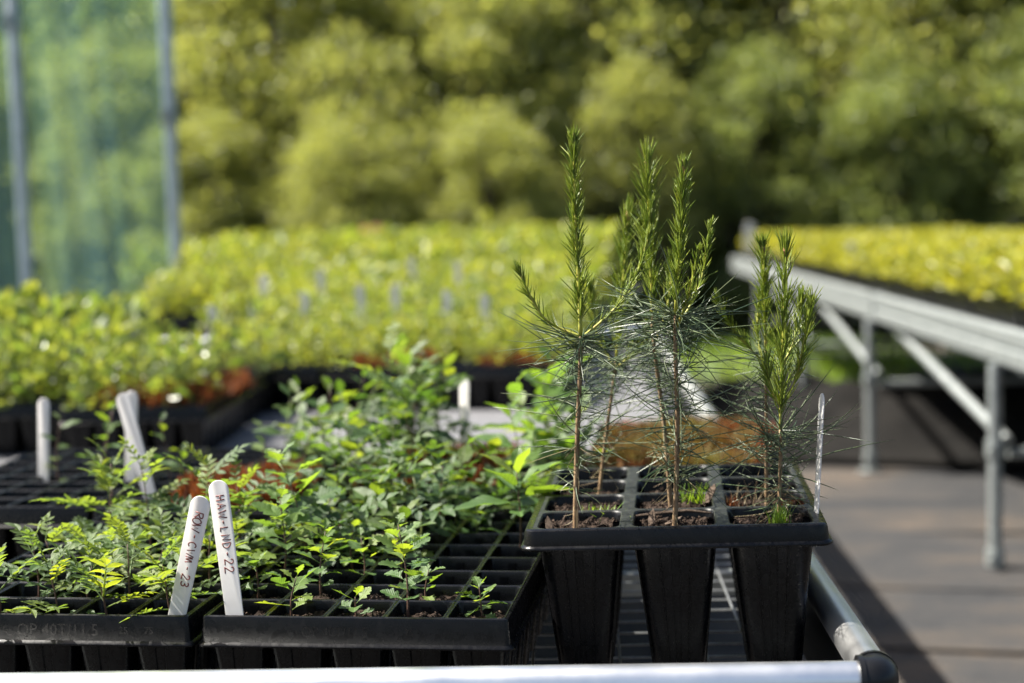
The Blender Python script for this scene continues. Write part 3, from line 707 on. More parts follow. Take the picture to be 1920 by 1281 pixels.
def seedling(name, label, base, h, kind, n, size, seed, lean=(0, 0), group=None, t0=.15, el=(0.15, .75), yellow=.25, green_stem=False, branches=0, rad=.0013, cat='seedling'):
    g = random.Random(seed)
    t = thing(name, label, cat, base, (0, 0, 0), group)
    pts = []; wx, wy = g.uniform(-.05, .05), g.uniform(-.05, .05)
    for i in range(7):
        s = i / 6; pts.append(Vector((lean[0] * h * s * s + wx * h * math.sin(s * 4.2), lean[1] * h * s * s + wy * h * math.sin(s * 3.6 + 1), h * s - .004 * (i == 0))))
    def at(s):
        f = s * 6; i = min(int(f), 5); return pts[i].lerp(pts[i + 1], f - i)
    b = MB(); b.tube(pts, [rad * (1.1 - .75 * i / 6) for i in range(7)], 7)
    link('stem', b.mesh('stem', MT['stem_green'] if green_stem else MT['stem'], True, None), t)
    axes = [(at, t0, n, 1.0)]
    for k in range(branches):
        s0 = g.uniform(.25, .7); a = g.uniform(0, 6.28); ln = h * g.uniform(.25, .45); p0 = at(s0)
        p1 = p0 + Vector((math.cos(a) * ln * .5, math.sin(a) * ln * .5, ln * .35)); p2 = p0 + Vector((math.cos(a) * ln * .8, math.sin(a) * ln * .8, ln * .9))
        b = MB(); b.tube([p0, p1, p2], [rad * .7, rad * .55, rad * .3], 5); link('branch', b.mesh('branch', MT['stem_green'], True, None), t)
        axes.append((lambda s, p0=p0, p1=p1, p2=p2: p0.lerp(p1, s * 2) if s < .5 else p1.lerp(p2, s * 2 - 1), .35, max(4, n // 2), .85))
    az = g.uniform(0, 6.28)
    for at_, ta, m, sc in axes:
        for i in range(m):
            f = i / max(m - 1, 1); s = ta + (1 - ta) * f; az += 2.4 + g.uniform(-.3, .3)
            e = el[0] + (el[1] - el[0]) * f + g.uniform(-.2, .2)
            d = Vector((math.cos(az) * math.cos(e), math.sin(az) * math.cos(e), math.sin(e)))
            side = Vector((-math.sin(az), math.cos(az), 0)); nrm = d.cross(side).normalized()
            if nrm.z < 0: nrm = -nrm
            side = nrm.cross(d)
            rot = Matrix((d, side, nrm)).transposed() @ Matrix.Rotation(g.uniform(-.45, .45), 3, 'X')
            sz = size * sc * g.uniform(.75, 1.15) * (1.0 - .45 * max(0, f - .55) / .45) * (.75 + .25 * min(1, f * 4))
            o = link('leaf', g.choice(LEAF[kind]), t)
            o.matrix_local = Matrix.Translation(at_(s)) @ rot.to_4x4() @ Matrix.Scale(sz, 4)
            p = PAL[kind]; u = min(1, max(0, f * .75 + g.gauss(0, .28)))
            col = Vector(p[0]).lerp(Vector(p[1]), u) if g.random() > yellow else Vector(p[1]).lerp(Vector(p[2]), g.random())
            o.color = (*(col * g.uniform(.85, 1.15)), 1)
    return t

ORD = ['first', 'second', 'third', 'fourth', 'fifth', 'sixth', 'seventh', 'eighth']
def cellpos(tr, c, r, dx=0, dy=0, z=-.014):
    v = tr.rotation_euler.to_matrix() @ Vector((.061 * (c + .5) + dx, .065 * (r + .5) + dy, .115 + z)); return tr.location + v

# hawthorns, front centre tray: (label, x, y, height, leaves, leaf size, lean)
HW = [('hawthorn seedling with three broad dark leaves just right of the HAW label', -.448, 1.452, .040, 5, .030, (.1, 0)),
      ('tall leafy hawthorn right of the HAW label, topped with fresh bracts', -.503, 1.600, .085, 16, .034, (.05, 0)),
      ('upright bright hawthorn seedling close behind the foot of the HAW label', -.508, 1.523, .040, 6, .028, (.0, .1)),
      ('slender hawthorn with small toothed leaves, second row of the centre tray', -.440, 1.535, .066, 13, .027, (.05, .1)),
      ('tiny two leaf hawthorn in the front row, middle cell', -.381, 1.452, .022, 4, .027, (0, 0)),
      ('thin three tiered hawthorn left of the tallest bright one', -.408, 1.595, .048, 7, .024, (.0, 0)),
      ('bright yellow green hawthorn, tallest in the front row of the centre tray', -.327, 1.452, .088, 14, .031, (-.06, 0)),
      ('small hawthorn with two leaf tiers just behind the tallest bright one', -.321, 1.518, .033, 5, .024, (.05, 0)),
      ('dim hawthorn hidden behind the tallest bright front one', -.368, 1.600, .048, 8, .024, (.0, 0)),
      ('small yellowing hawthorn in the front right corner cell', -.249, 1.452, .032, 8, .022, (-.15, 0)),
      ('hawthorn with two large toothed leaves rising behind the HAW label', -.500, 1.690, .115, 9, .046, (-.25, 0)),
      ('dark green hawthorn between the rowans and the ROW label', -.585, 1.700, .058, 11, .030, (0, 0)),
      ('low hawthorn against the left wall of the centre tray', -.502, 1.760, .05, 9, .03, (.1, 0)),
      ('low hawthorn in the fourth row, second cell of the centre tray', -.437, 1.66, .045, 9, .026, (.0, 0))]
for i, (lab, x, y, h, n, sz, ln) in enumerate(HW):
    seedling('hawthorn_seedling', lab, (x, y, .807 - .014), h * 1.12, 'hawthorn', int(n * 1.45) + 1, sz * 1.22, 100 + i * 3, ln, 'hawthorn seedlings', t0=.22, yellow=.3)

seedling('large_leaved_seedling', 'seedling with big quilted oval leaves beside the pine tray', (-.252, 1.741, .790), .105, 'large', 10, .074, 318, (.0, -.05), None, t0=.55, el=(.1, .85), yellow=.18, rad=.0016)

# rowans, front left tray
k = 0
TALL = {(2, 4): .105, (1, 5): .10, (3, 4): .10, (4, 4): .085, (1, 4): .085}
for r in range(6):
    for c in range(1, 5):
        if (c, r) in {(2, 5), (3, 5), (4, 5)}: continue
        h = TALL.get((c, r), random.Random(c * 17 + r * 5).uniform(.035, .062) if r < 4 else .06)
        n = 9 if (c, r) in TALL else 7
        p = cellpos(T1, c, r, random.uniform(-.008, .008), random.uniform(-.006, .012), -.018)
        seedling('rowan_seedling', 'feathery rowan seedling, %s row from the front, %s cell from the right of the tray' % (ORD[r], ORD[4 - c]), p, h * 1.12, 'rowan', n, .066 if h > .08 else .060, 500 + k * 7, (random.uniform(-.15, .15), random.uniform(-.1, .1)), 'rowan seedlings', t0=.2, el=(.05, 1.0), yellow=.22)
        k += 1

# ------------------------------------------------------------------ pines
def needle_arrays(P, D, L, W, curve, g):
    """triangular needles: P base, D unit direction, L length, W width, curve = droop vector per needle"""
    n = len(P); a = rand_dirs(n, g); X = np.cross(D, a); X /= np.linalg.norm(X, axis=1, keepdims=True); Y = np.cross(D, X)
    ts = (0, .3, .6, .85, 1.0); ws = (.8, 1, .95, .7, .15); rings = []
    for t, wv in zip(ts, ws):
        c = P + D * (L * t)[:, None] + curve * (L * t * t)[:, None]
        for k in range(3):
            an = k * 2.0944; rings.append(c + (X * math.cos(an) + Y * math.sin(an)) * (W * wv / 2)[:, None])
    V = np.stack(rings, 1).reshape(-1, 3); b = np.arange(n)[:, None] * 15; F = []
    for i in range(4):
        for k in range(3):
            F.append(b + np.array([[i * 3 + k, i * 3 + (k + 1) % 3, (i + 1) * 3 + (k + 1) % 3, (i + 1) * 3 + k]]))
    return V, np.concatenate(F)

def along(poly, s):
    P = np.asarray(poly, float); seg = np.linalg.norm(np.diff(P, axis=0), axis=1); cum = np.concatenate([[0], np.cumsum(seg)]); d = s * cum[-1]
    i = np.clip(np.searchsorted(cum, d, side='right') - 1, 0, len(seg) - 1); f = (d - cum[i]) / seg[i]
    T = (P[i + 1] - P[i]) / seg[i][:, None]
    return P[i] + (P[i + 1] - P[i]) * f[:, None], T, cum[-1]

def smooth_poly(pts, n=4):
    P = [Vector(p) for p in pts]; out = []
    for i in range(len(P) - 1):
        a, b, c, d = P[max(i - 1, 0)], P[i], P[i + 1], P[min(i + 2, len(P) - 1)]
        for k in range(n):
            t = k / n; out.append(0.5 * ((2 * b) + (c - a) * t + (2 * a - 5 * b + 4 * c - d) * t * t + (3 * b - a - 3 * c + d) * t ** 3))
    out.append(P[-1]); return out

def shoot_needles(poly, n, s0, s1, length, ang, g, tuft=0):
    s = g.uniform(s0, s1, n) ** .95
    if tuft: s = np.concatenate([s, g.uniform(.95, 1.0, tuft)])
    n = len(s); P, T, _ = along(poly, s); q = rand_dirs(n, g); q -= T * (q * T).sum(1)[:, None]; q /= np.linalg.norm(q, axis=1, keepdims=True)
    a = np.radians(np.clip(g.normal(ang, 8, n), 8, 110)) * np.where(s > .93, .55, 1.0)
    D = T * np.cos(a)[:, None] + q * np.sin(a)[:, None]
    L = length * g.uniform(.65, 1.2, n) * np.where(s > .9, .85, 1.0); crv = q * g.normal(-.05, .16, n)[:, None] + np.array([0, 0, .12])
    return P, D, L, np.full(n, .00125) * g.uniform(.8, 1.2, n), crv

def old_needles(poly, n, s0, s1, length, g, dense_top=True):
    s = s0 + (s1 - s0) * (1 - g.random(n) ** (1.9 if dense_top else 1.0)); P, T, _ = along(poly, s); az = g.uniform(0, 6.283, n); el = g.normal(.12, .3, n)
    D = np.stack([np.cos(az) * np.cos(el), np.sin(az) * np.cos(el), np.sin(el)], 1)
    f = (s - s0) / (s1 - s0 + 1e-9)
    L = length * 1.22 * g.uniform(.5, 1.2, n) * (.62 + .38 * f); crv = np.stack([g.normal(0, .3, n), g.normal(0, .3, n), g.normal(-.04, .3, n)], 1)
    return P, D, L, np.full(n, .00130) * g.uniform(.8, 1.2, n), crv

def cat_needles(parts, g):
    Vs, Fs, o = [], [], 0
    for p in parts:
        V, F = needle_arrays(*p, g); Vs.append(V); Fs.append(F + o); o += len(V)
    return np.concatenate(Vs), np.concatenate(Fs)

def pine(label, base, stem, node, shoots, seed, old_len=.055, n_old=170, leader_n=430, nlen=.021, thick=.0038, tip_open=False, side_len=None):
    """stem: offsets from base; node: fraction of the stem where this year's growth begins"""
    thick *= .62; g = np.random.default_rng(seed); t = thing('pine_seedling', label, 'pine', base, (0, 0, 0), 'pine seedlings in the deep tray')
    sp = smooth_poly(stem, 5); k = len(sp); ci = max(2, int(node * (k - 1)))
    b = MB(); b.tube([sp[0] - Vector((0, 0, .012))] + sp[:ci + 1], [thick * 1.25] + [thick * (1.1 - .35 * i / ci) for i in range(ci + 1)], 10)
    link('stem', b.mesh('pine_stem', MT['pine_bark'], True, None), t)
    lead = sp[ci:]; b = MB(); b.tube(lead, [thick * (.80 - .42 * i / (len(lead) - 1)) for i in range(len(lead))], 9)
    link('leader', b.mesh('pine_leader', MT['pine_shoot'], True, None), t)
    bm = MB(); tp = lead[-1]; bm.tube([tp - Vector((0, 0, .004)), tp + Vector((0, 0, .002)), tp + Vector((0, 0, .008)), tp + Vector((0, 0, .011))], [.0016, .0026, .0016, .0003], 8); link('bud', bm.mesh('pine_bud', MT['bud'], True, None), t)
    new = [shoot_needles(lead, int(leader_n * .72), 0.06, 1.0, nlen * 1.2, 30, g, 40 if not tip_open else 22)]
    for (off, pts, nn) in shoots:
        pl = [Vector(off) + p for p in smooth_poly(pts, 4)]
        b = MB(); b.tube(pl, [thick * (.58 - .26 * i / (len(pl) - 1)) for i in range(len(pl))], 8); br = link('branch', b.mesh('pine_branch', MT['pine_shoot'], True, None), t)
        P = shoot_needles(pl, nn, .18, 1.0, nlen * .95, 30, g, 24)
        V, F = needle_arrays(*P, g); o = link('needles', setmat(mesh_np('branch_needles', V, F, True), MT['needle_new']), br); o['kind'] = 'stuff'
    V, F = cat_needles(new, g); o = link('needles', setmat(mesh_np('leader_needles', V, F, True), MT['needle_new']), t); o['kind'] = 'stuff'
    low = sp[:ci + 1]
    V, F = cat_needles([old_needles(low, int(n_old * .95), .2, 1.0, old_len * 1.08, g)], g); o = link('needles', setmat(mesh_np('old_needles', V, F, True), MT['needle_old']), t); o['kind'] = 'stuff'
    # withered needles hanging near the foot
    P, D, L, W, C = old_needles(low, 22, .04, .45, .030, g, False); D[:, 2] -= .7; D /= np.linalg.norm(D, axis=1, keepdims=True)
    V, F = needle_arrays(P, D, L, W * .65, C, g); o = link('dead_needles', setmat(mesh_np('dead_needles', V, F, True), MT['needle_dead']), t); o['kind'] = 'stuff'
    return t

ZS = .866
pine('tallest pine seedling, front left pot, with two arching side shoots', (-.166, 1.560, .862),
     [(0, 0, 0), (.0036, 0, .084), (.0091, 0, .170), (.0106, 0, .209), (.0098, 0, .271), (.0081, 0, .338), (.0083, 0, .410)], .50,
     [((.0106, 0, .209), [(0, 0, 0), (-.0212, 0, .0082), (-.0367, -.01, .0205), (-.0495, -.015, .0423), (-.0594, -.02, .0678)], 60),
      ((.0106, 0, .207), [(0, 0, 0), (.0174, .01, .013), (.0397, .02, .0345), (.0596, .03, .0676), (.0714, .035, .104)], 110)], 11, .052, 190, 520, .0185, .0044)
pine('pine seedling behind the tallest one with an open brown tipped leader', (-.157, 1.75, .862),
     [(0, 0, 0), (.0096, 0, .072), (.0221, 0, .149), (.0285, 0, .212), (.0361, 0, .274), (.0417, 0, .331)], .46,
     [((.0221, 0, .155), [(0, 0, 0), (.0185, -.01, .0134), (.0344, -.01, .0288), (.0474, -.01, .0566)], 80),
      ((.023, 0, .155), [(0, 0, 0), (-.0184, .01, .031), (-.0268, .02, .0621), (-.03, .02, .0908)], 80)], 12, .050, 150, 330, .026, .0036, True)
pine('pine seedling in the middle row with loose upright needles and brown tip', (-.068, 1.66, .862),
     [(0, 0, 0), (-.006, 0, .098), (-.0155, 0, .188), (-.0168, 0, .242), (-.0179, 0, .307), (-.0192, 0, .389)], .52,
     [((-.0155, 0, .19), [(0, 0, 0), (.012, .012, .03), (.018, .02, .06), (.020, .02, .085)], 60)], 13, .052, 190, 430, .026, .0040, True)
pine('bushy pine seedling in the front middle pot with long dark skirt needles', (-.061, 1.57, .860),
     [(0, 0, 0), (.0048, 0, .1126), (.0044, 0, .2142), (.0104, 0, .298), (.0158, 0, .382)], .56,
     [((.0062, 0, .218), [(0, 0, 0), (.0152, .01, .0237), (.0266, .02, .0511), (.0358, .025, .1014)], 120),
      ((.0055, 0, .216), [(0, 0, 0), (.0133, -.02, .0334), (.0206, -.03, .0612), (.0242, -.035, .0776)], 70)], 14, .062, 300, 560, .0165, .0042)
pine('short thin pine seedling in the right hand back pot', (.038, 1.68, .868),
     [(0, 0, 0), (.001, 0, .088), (.0014, 0, .160), (.0011, 0, .226), (-.0004, 0, .286)], .56,
     [((.0014, 0, .158), [(0, 0, 0), (-.0237, 0, .0254), (-.041, -.01, .0504), (-.0506, -.01, .0713)], 90),
      ((.0014, 0, .158), [(0, 0, 0), (-.0066, .01, .0171), (-.0084, .02, .0464), (-.0057, .02, .0704)], 60)], 15, .050, 120, 280, .019, .0034)
pine('short spreading pine seedling in the front right pot', (.049, 1.60, .865),
     [(0, 0, 0), (.0025, 0, .069), (.0032, 0, .1225), (.007, 0, .2055), (.0102, 0, .286)], .43,
     [((.0032, 0, .121), [(0, 0, 0), (.0154, 0, .0301), (.0237, -.01, .0678), (.0313, -.01, .1081)], 110),
      ((.005, 0, .165), [(0, 0, 0), (.0134, .02, .0264), (.0209, .03, .0485), (.0233, .03, .0657)], 60),
      ((.0032, 0, .124), [(0, 0, 0), (-.0074, -.01, .0139), (-.0118, -.015, .0287), (-.0138, -.015, .0428)], 40)], 16, .062, 130, 300, .026, .0034)

def tuft(name, label, centre, n, spread, h, wid, m, seed, cat, lean=.45, group=None):
    g = np.random.default_rng(seed); P = np.stack([centre[0] + g.normal(0, spread, n), centre[1] + g.normal(0, spread, n), np.full(n, centre[2])], 1)
    tag(link(name, blades(name, P, h, wid, .35, m, seed, lean)), label, cat, group)
tuft('grass_tuft', 'bright green grass tuft at the foot of the front right pine', (.048, 1.578, .866), 90, .0055, .022, .0010, MT['grass'], 21, 'grass tuft')
tuft('grass_tuft', 'bright green weed tuft behind the front middle pine', (-.045, 1.70, .856), 60, .007, .034, .0016, MT['grass'], 22, 'grass tuft')
tuft('grass_tuft', 'pale green weed at the foot of the back left pine', (-.145, 1.64, .858), 45, .012, .018, .0016, MT['grass'], 23, 'grass tuft', .8)
tuft('dead_grass', 'dry brown needle litter around the short back pine', (.028, 1.69, .866), 45, .018, .022, .0007, MT['needle_dead'], 24, 'litter', .9)
for i, (x, y, lab) in enumerate(((.000, 1.66, 'orange moss tuft left of the short back pine'), (.078, 1.665, 'orange moss tuft at the right wall of the pine tray'), (.062, 1.668, 'orange moss tuft just right of the short back pine'), (-.04, 1.645, 'flat orange moss behind the front middle pine'), (-.163, 1.648, 'rusty yellow moss in the left pine pot, second row'))):
    g = np.random.default_rng(70 + i)
    tuft('moss_tuft', lab, (x, y, .860), 46, .0045 if i < 3 else .012, .021 if i < 3 else .008, .0010, MT['orange_moss'] if i < 4 else MT['moss_mix'], 80 + i, 'moss', .35)

# ------------------------------------------------------------------ plant labels
def label_mesh(wd, ln, th):
    out = []; r = wd / 2
    base = [(-wd * .43, 0), (wd * .43, 0)]
    arc = [(wd / 2 * math.cos(R_(a)), ln - r + r * math.sin(R_(a))) for a in range(0, 181, 15)]
    P = base + arc; bv = th * .3
    def ring(y, ins):
        c = (0, ln / 2); o = []
        for x, z in P: o.append((x * (1 - ins / (wd / 2)), y, c[1] + (z - c[1]) * (1 - ins / (ln / 2))))
        return o
    b = MB(); b.loops([ring(-th / 2, bv), ring(-th / 2 + bv, 0), ring(th / 2 - bv, 0), ring(th / 2, bv)], close0=True, close1=True)
    return b.mesh('label', MT['label'], True, 40)
ST = {'R': [[(0, 0), (.05, 1)], [(.02, .95), (.45, 1), (.6, .78), (.42, .55), (.08, .5)], [(.2, .5), (.65, 0)]],
      'O': [[(.3, 1), (.06, .75), (0, .4), (.15, .05), (.4, .02), (.62, .3), (.62, .7), (.42, .97), (.25, 1)]],
      'W': [[(0, 1), (.2, 0), (.4, .75), (.6, .0), (.85, 1)]], 'C': [[(.55, .85), (.35, 1), (.08, .8), (0, .45), (.12, .12), (.35, 0), (.58, .15)]],
      'M': [[(0, 0), (.05, .9), (.1, .95), (.3, .1), (.34, .1), (.42, .85), (.5, .92), (.7, .05)]], '2': [[(.02, .75), (.15, .97), (.42, .95), (.5, .7), (.3, .4), (0, .03), (.1, .05), (.62, .02)]],
      '3': [[(.03, .88), (.3, 1), (.52, .82), (.42, .58), (.2, .52), (.5, .42), (.56, .18), (.3, 0), (.02, .1)]], 'H': [[(0, 0), (.03, 1)], [(.55, 0), (.52, 1)], [(.02, .5), (.55, .52)]],
      'A': [[(0, 0), (.3, 1), (.6, 0)], [(.12, .35), (.52, .36)]], 'L': [[(.05, 1), (0, .05), (.45, .0)]], 'N': [[(0, 0), (.04, .95), (.45, .08), (.55, 1)]],
      'D': [[(.05, 0), (.02, 1), (.35, .95), (.6, .6), (.5, .2), (.05, .02)]], '-': [[(.05, .48), (.5, .5)]], ' ': []}
def writing(s, top, size, xoff, th, gap=1.0, adv=None):
    """strokes run down the label, tops of the letters to the right"""
    b = MB(); cur = 0.0; g = random.Random(len(s) * 3 + ord(s[0])); y = -th / 2 - .00015
    for ch in s:
        jz = g.uniform(-.06, .06); sc = size * g.uniform(.92, 1.08) * (.8 if ch == '-' else 1)
        for st in ST[ch]:
            pl = smooth_poly([(xoff + (v - .5 + jz) * sc, y, top - cur - u * sc) for u, v in st], 3) if len(st) > 2 and ch in 'RO23CD' else [Vector((xoff + (v - .5 + jz) * sc, y, top - cur - u * sc)) for u, v in st]
            k = len(b.V); b.tube(pl, .00068, 6)
            for i in range(k, len(b.V)): x_, y_, z_ = b.V[i]; b.V[i] = (x_, y + (y_ - y) * .35, z_)
        cur += (adv or {}).get(ch, .86) * size * gap
    return b.mesh('handwriting', MT['ink'], True, None)
LBL = label_mesh(.0215, .150, .0014)
def plant_label(lab, top, bottom, yaw, text=None, me=None, ln=.150, group='white plastic plant labels'):
    """stands between two points of the place; the foot is pushed into the soil"""
    top, bottom = Vector(top), Vector(bottom); z = (top - bottom).normalized()
    y = Vector((math.sin(yaw), math.cos(yaw), 0)); y = (y - z * y.dot(z)).normalized(); x = y.cross(z)
    t = thing('plant_label', lab, 'plant label', (0, 0, 0), (0, 0, 0), group)
    M_ = Matrix((x, y, z)).transposed().to_4x4(); M_.translation = top - z * ln; t.matrix_world = M_
    link('tag', me or LBL, t)
    if text: link('handwriting', text, t)
    return t
plant_label('white label reading ROW - CWM - 23, leaning right at the front', (-.5295, 1.428, .926), (-.5625, 1.427, .800), 0.05, writing('ROW - CWM - 23', .150 - .017, .0088, .0008, .0014, 1.0, {' ': .30, '-': .66, 'W': .92, 'M': .85, 'R': .7, 'O': .72}))
plant_label('white label reading HAW - LND - 22, standing behind the ROW label', (-.5215, 1.452, .938), (-.5005, 1.428, .800), -0.02, writing('HAW - LND - 22', .150 - .016, .0092, .0010, .0014, 1.0, {' ': .16, '-': .62, 'W': .88}))
plant_label('label seen edge on in the front right corner of the pine tray', (.0957, 1.60, 1.003), (.0855, 1.583, .845), R_(78), ln=.138, me=label_mesh(.018, .138, .0014))
plant_label('blank label at the far left standing upright in the second tray row', (-1.075, 2.215, .932), (-1.083, 2.215, .80), 0.1)
plant_label('blank label leaning left behind the rowans, foot beside the rusty moss', (-.885, 2.075, .955), (-.842, 2.06, .80), -.05, ln=.172, me=label_mesh(.0225, .172, .0014))
plant_label('blank label half hidden behind the left leaning one', (-.918, 2.19, .945), (-.927, 2.19, .80), .1)
plant_label('bright white label behind the bushy seedlings of the centre', (-.432, 2.40, .935), (-.437, 2.40, .80), R_(32))
plant_label('label half covered by leaves in the middle of the bushy seedlings', (-.603, 2.31, .898), (-.596, 2.31, .77), .0)

# ------------------------------------------------------------------ bushy seedlings, second row of trays
g = random.Random(31); k = 0
def bushy(tr, c, r, h, kind, n, size, br=1, what='dog rose'):
    global k
    k += 1; p = cellpos(tr, c, r, g.uniform(-.012, .012), g.uniform(-.012, .012), -.018)
    row = {T4: 'tray behind the hawthorn tray', T2: 'front centre tray', T3: 'tray behind the rowans', T3b: 'left edge tray'}[tr]
    seedling('leafy_seedling', '%s seedling, %s row, %s cell of the %s' % (what, ORD[r], ORD[c], row), p, h * 1.08, kind, n + 1, size * 1.25, 900 + k * 5, (g.uniform(-.15, .15), g.uniform(-.15, .15)), 'bushy seedlings behind the front trays', t0=.15, el=(-.1, .8), yellow=.3, branches=br, green_stem=g.random() < .4)
for c, r, h in ((1, 4, .055), (2, 4, .06), (0, 5, .07), (1, 5, .085), (2, 5, .085), (0, 6, .09), (1, 6, .10), (2, 6, .09), (0, 7, .10), (1, 7, .115), (2, 7, .10), (3, 6, .035), (3, 7, .04), (4, 7, .05)):
    bushy(T2, c, r, h, 'rose' if (c + r) % 3 else 'oval', 7, .054 if (c + r) % 3 else .042)
for r in range(8):
    for c in range(5):
        q = g.random()
        if c == 2 and r >= 1:
            if q < .5: bushy(T4, c, r, .03 + .02 * g.random(), 'rose', 5, .036, 0, 'low rose')
        elif c == 1 and r > 4: continue
        elif c < 3 and q < .62: bushy(T4, c, r, (.085 + .05 * g.random() + .006 * r) if c < 2 else .05 + .03 * g.random(), 'rose' if q < .45 else 'oval', 7, .056 if q < .45 else .050, 1, 'rose' if q < .45 else 'oval leaved')
        elif c == 3 and r < 4 and q < .6: bushy(T4, c, r, .03 + .02 * g.random(), 'oval', 6, .034, 0, 'oval leaved')
        elif c == 4 and r < 6 and q < .85: bushy(T4, c, r, .115 + .06 * g.random(), 'large', 9, .058, 1, 'toothed broad leaved')
bushy(T4, 1, 3, .15, 'oval', 14, .062, 1, 'tall broad leaved')
bushy(T4, 1, 4, .15, 'oval', 9, .055, 0, 'tall thin broad leaved')
bushy(T4, 0, 4, .19, 'rowan', 8, .075, 0, 'tall feathery')
bushy(T4, 0, 6, .17, 'oval', 8, .055, 0, 'tall drooping')
bushy(T4, 0, 7, .16, 'oval', 9, .06, 1, 'tall bushy')
for c, r, h in ((4, 1, .10), (4, 2, .12), (3, 3, .13), (4, 4, .14), (4, 5, .12), (3, 5, .13), (4, 6, .14)): bushy(T3, c, r, h, 'oval', 10, .042, 1, 'oval leaved')
for c, r, h in ((0, 3, .10), (1, 1, .075), (2, 4, .08)): bushy(T3, c, r, h, 'oval', 6, .032, 0, 'sparse oval leaved')
for c, r, h in ((4, 2, .12), (3, 4, .11), (2, 3, .10)): bushy(T3b, c, r, h, 'oval', 6, .034, 0, 'sparse oval leaved')
for i, (x, y, h) in enumerate(((-.215, 2.10, .11), (-.185, 2.16, .13), (-.235, 2.19, .15))):
    seedling('leafy_seedling', 'yellow green broad leaved seedling beside the pine tray, %s from the front' % ORD[i], (x - .03, y, .79), h, 'large', 9, .055, 1500 + i, (0, 0), 'broad leaved seedlings beside the pine tray', t0=.25, yellow=.55, branches=1)

def moss_bed(label, x0, x1, y0, y1, n, h, m, seed, z=.797, ang=0.0):
    g_ = np.random.default_rng(seed); P = np.stack([g_.uniform(x0, x1, n), g_.uniform(y0, y1, n), np.full(n, z)], 1)
    hump = .5 + .5 * np.sin(P[:, 0] * 60 + seed) * np.sin(P[:, 1] * 50)
    hump = np.clip(hump + .35 * np.sin(P[:, 0] * 23 + 1.3 * seed) * np.sin(P[:, 1] * 31), 0, 1); P[:, 2] += hump * h * .7 - .004; P = P[g_.random(n) < .08 + .92 * hump]
    o = link('moss', blades('moss', P, h, .0028, .25, m, seed, .3)); tag(o, label, 'moss', kind='stuff')
moss_bed('rusty orange moss on the cells under the second row seedlings', -.79, -.62, 1.985, 2.20, 5200, .030, MT['orange_moss'], 5)
moss_bed('rusty moss among the stems of the centre bushy seedlings', -.55, -.34, 2.10, 2.46, 3200, .026, MT['orange_moss'], 6)
moss_bed('orange and yellow moss filling the tray behind the pines', -.225, .04, 2.26, 2.72, 7000, .024, MT['moss_mix'], 7)
for i in range(26):
    x, y = random.uniform(-.22, .06), random.uniform(2.27, 2.7)
    tuft('moss_cushion', 'small %s moss cushion in the tray behind the pines' % ('rusty' if i % 2 else 'yellow green'), (x, y, .80), 130, .011, random.uniform(.012, .032), .0028, MT['orange_moss'] if i % 2 else MT['moss_green'], 600 + i, 'moss', .6, 'rusty moss cushions behind the pines' if i % 2 else 'yellow moss cushions behind the pines')

# ------------------------------------------------------------------ distant seedlings
def far_plant(name, seed, h, n, leaf, spread, m, wid=.5):
    g_ = np.random.default_rng(seed); b = MB(); b.tube([(0, 0, -.006), (.01 * h, 0, h * .5), (0, .02 * h, h * .97)], [.0022, .0018, .001], 4)
    s = g_.uniform(.12, 1.0, n); az = np.arange(n) * 2.4 + g_.uniform(-.4, .4, n); el = .1 + .6 * s + g_.normal(0, .25, n)
    r = spread * (.3 + .7 * g_.random(n)) * (1.05 - .55 * s)
    P = np.stack([np.cos(az) * r * .5, np.sin(az) * r * .5, s * h], 1); D = np.stack([np.cos(az) * np.cos(el), np.sin(az) * np.cos(el), np.sin(el)], 1)
    V, F = leaf_quads(P, D, leaf * g_.uniform(.65, 1.2, n), g_, wid)
    V2 = np.concatenate([np.array(b.V), V]); F2 = [tuple(f) for f in b.F] + [tuple(f + len(b.V)) for f in F]
    me = mesh_from(name, V2, F2); setmat(me, m, MT['stem_green']); mi = [1] * len(b.F) + [0] * len(F); me.polygons.foreach_set('material_index', mi); return me
FARP = [far_plant('far_seedling_%d' % i, 200 + i, .20, 34, .044, .085, MT['far_leaf']) for i in range(4)]
LEFTP = [far_plant('left_seedling_%d' % i, 230 + i, .14, 30, .036, .075, MT['left_leaf'], .42) for i in range(4)]
BENP = [far_plant('bench_seedling_%d' % i, 260 + i, .15, 26, .045, .085, MT['bench_leaf']) for i in range(4)]

def joined(name, protos, places, label, cat):
    Vs, Fs, Ms, o = [], [], [], 0
    data = []
    for pm in protos:
        V = np.empty(len(pm.vertices) * 3, np.float32); pm.vertices.foreach_get('co', V); V = V.reshape(-1, 3)
        F = np.array([list(p.vertices) for p in pm.polygons if len(p.vertices) == 4]); Mi = np.array([p.material_index for p in pm.polygons if len(p.vertices) == 4]); data.append((V, F, Mi))
    for (x, y, z, rz, s, v) in places:
        V, F, Mi = data[v]; c, q = math.cos(rz), math.sin(rz)
        Vs.append(np.stack([(V[:, 0] * c - V[:, 1] * q) * s + x, (V[:, 0] * q + V[:, 1] * c) * s + y, V[:, 2] * s + z], 1)); Fs.append(F + o); Ms.append(Mi); o += len(V)
    me = mesh_np(name, np.concatenate(Vs), np.concatenate(Fs)); setmat(me, *protos[0].materials); me.polygons.foreach_set('material_index', np.concatenate(Ms).astype(np.int32))
    tag(link(name, me), label, cat, kind='stuff')

def tray_cells(x, y, rz):
    c_, s_ = math.cos(rz), math.sin(rz)
    for c in range(5):
        for r in range(8):
            a, b = .061 * (c + .5), .065 * (r + .5); yield c, r, x + a * c_ - b * s_, y + a * s_ + b * c_

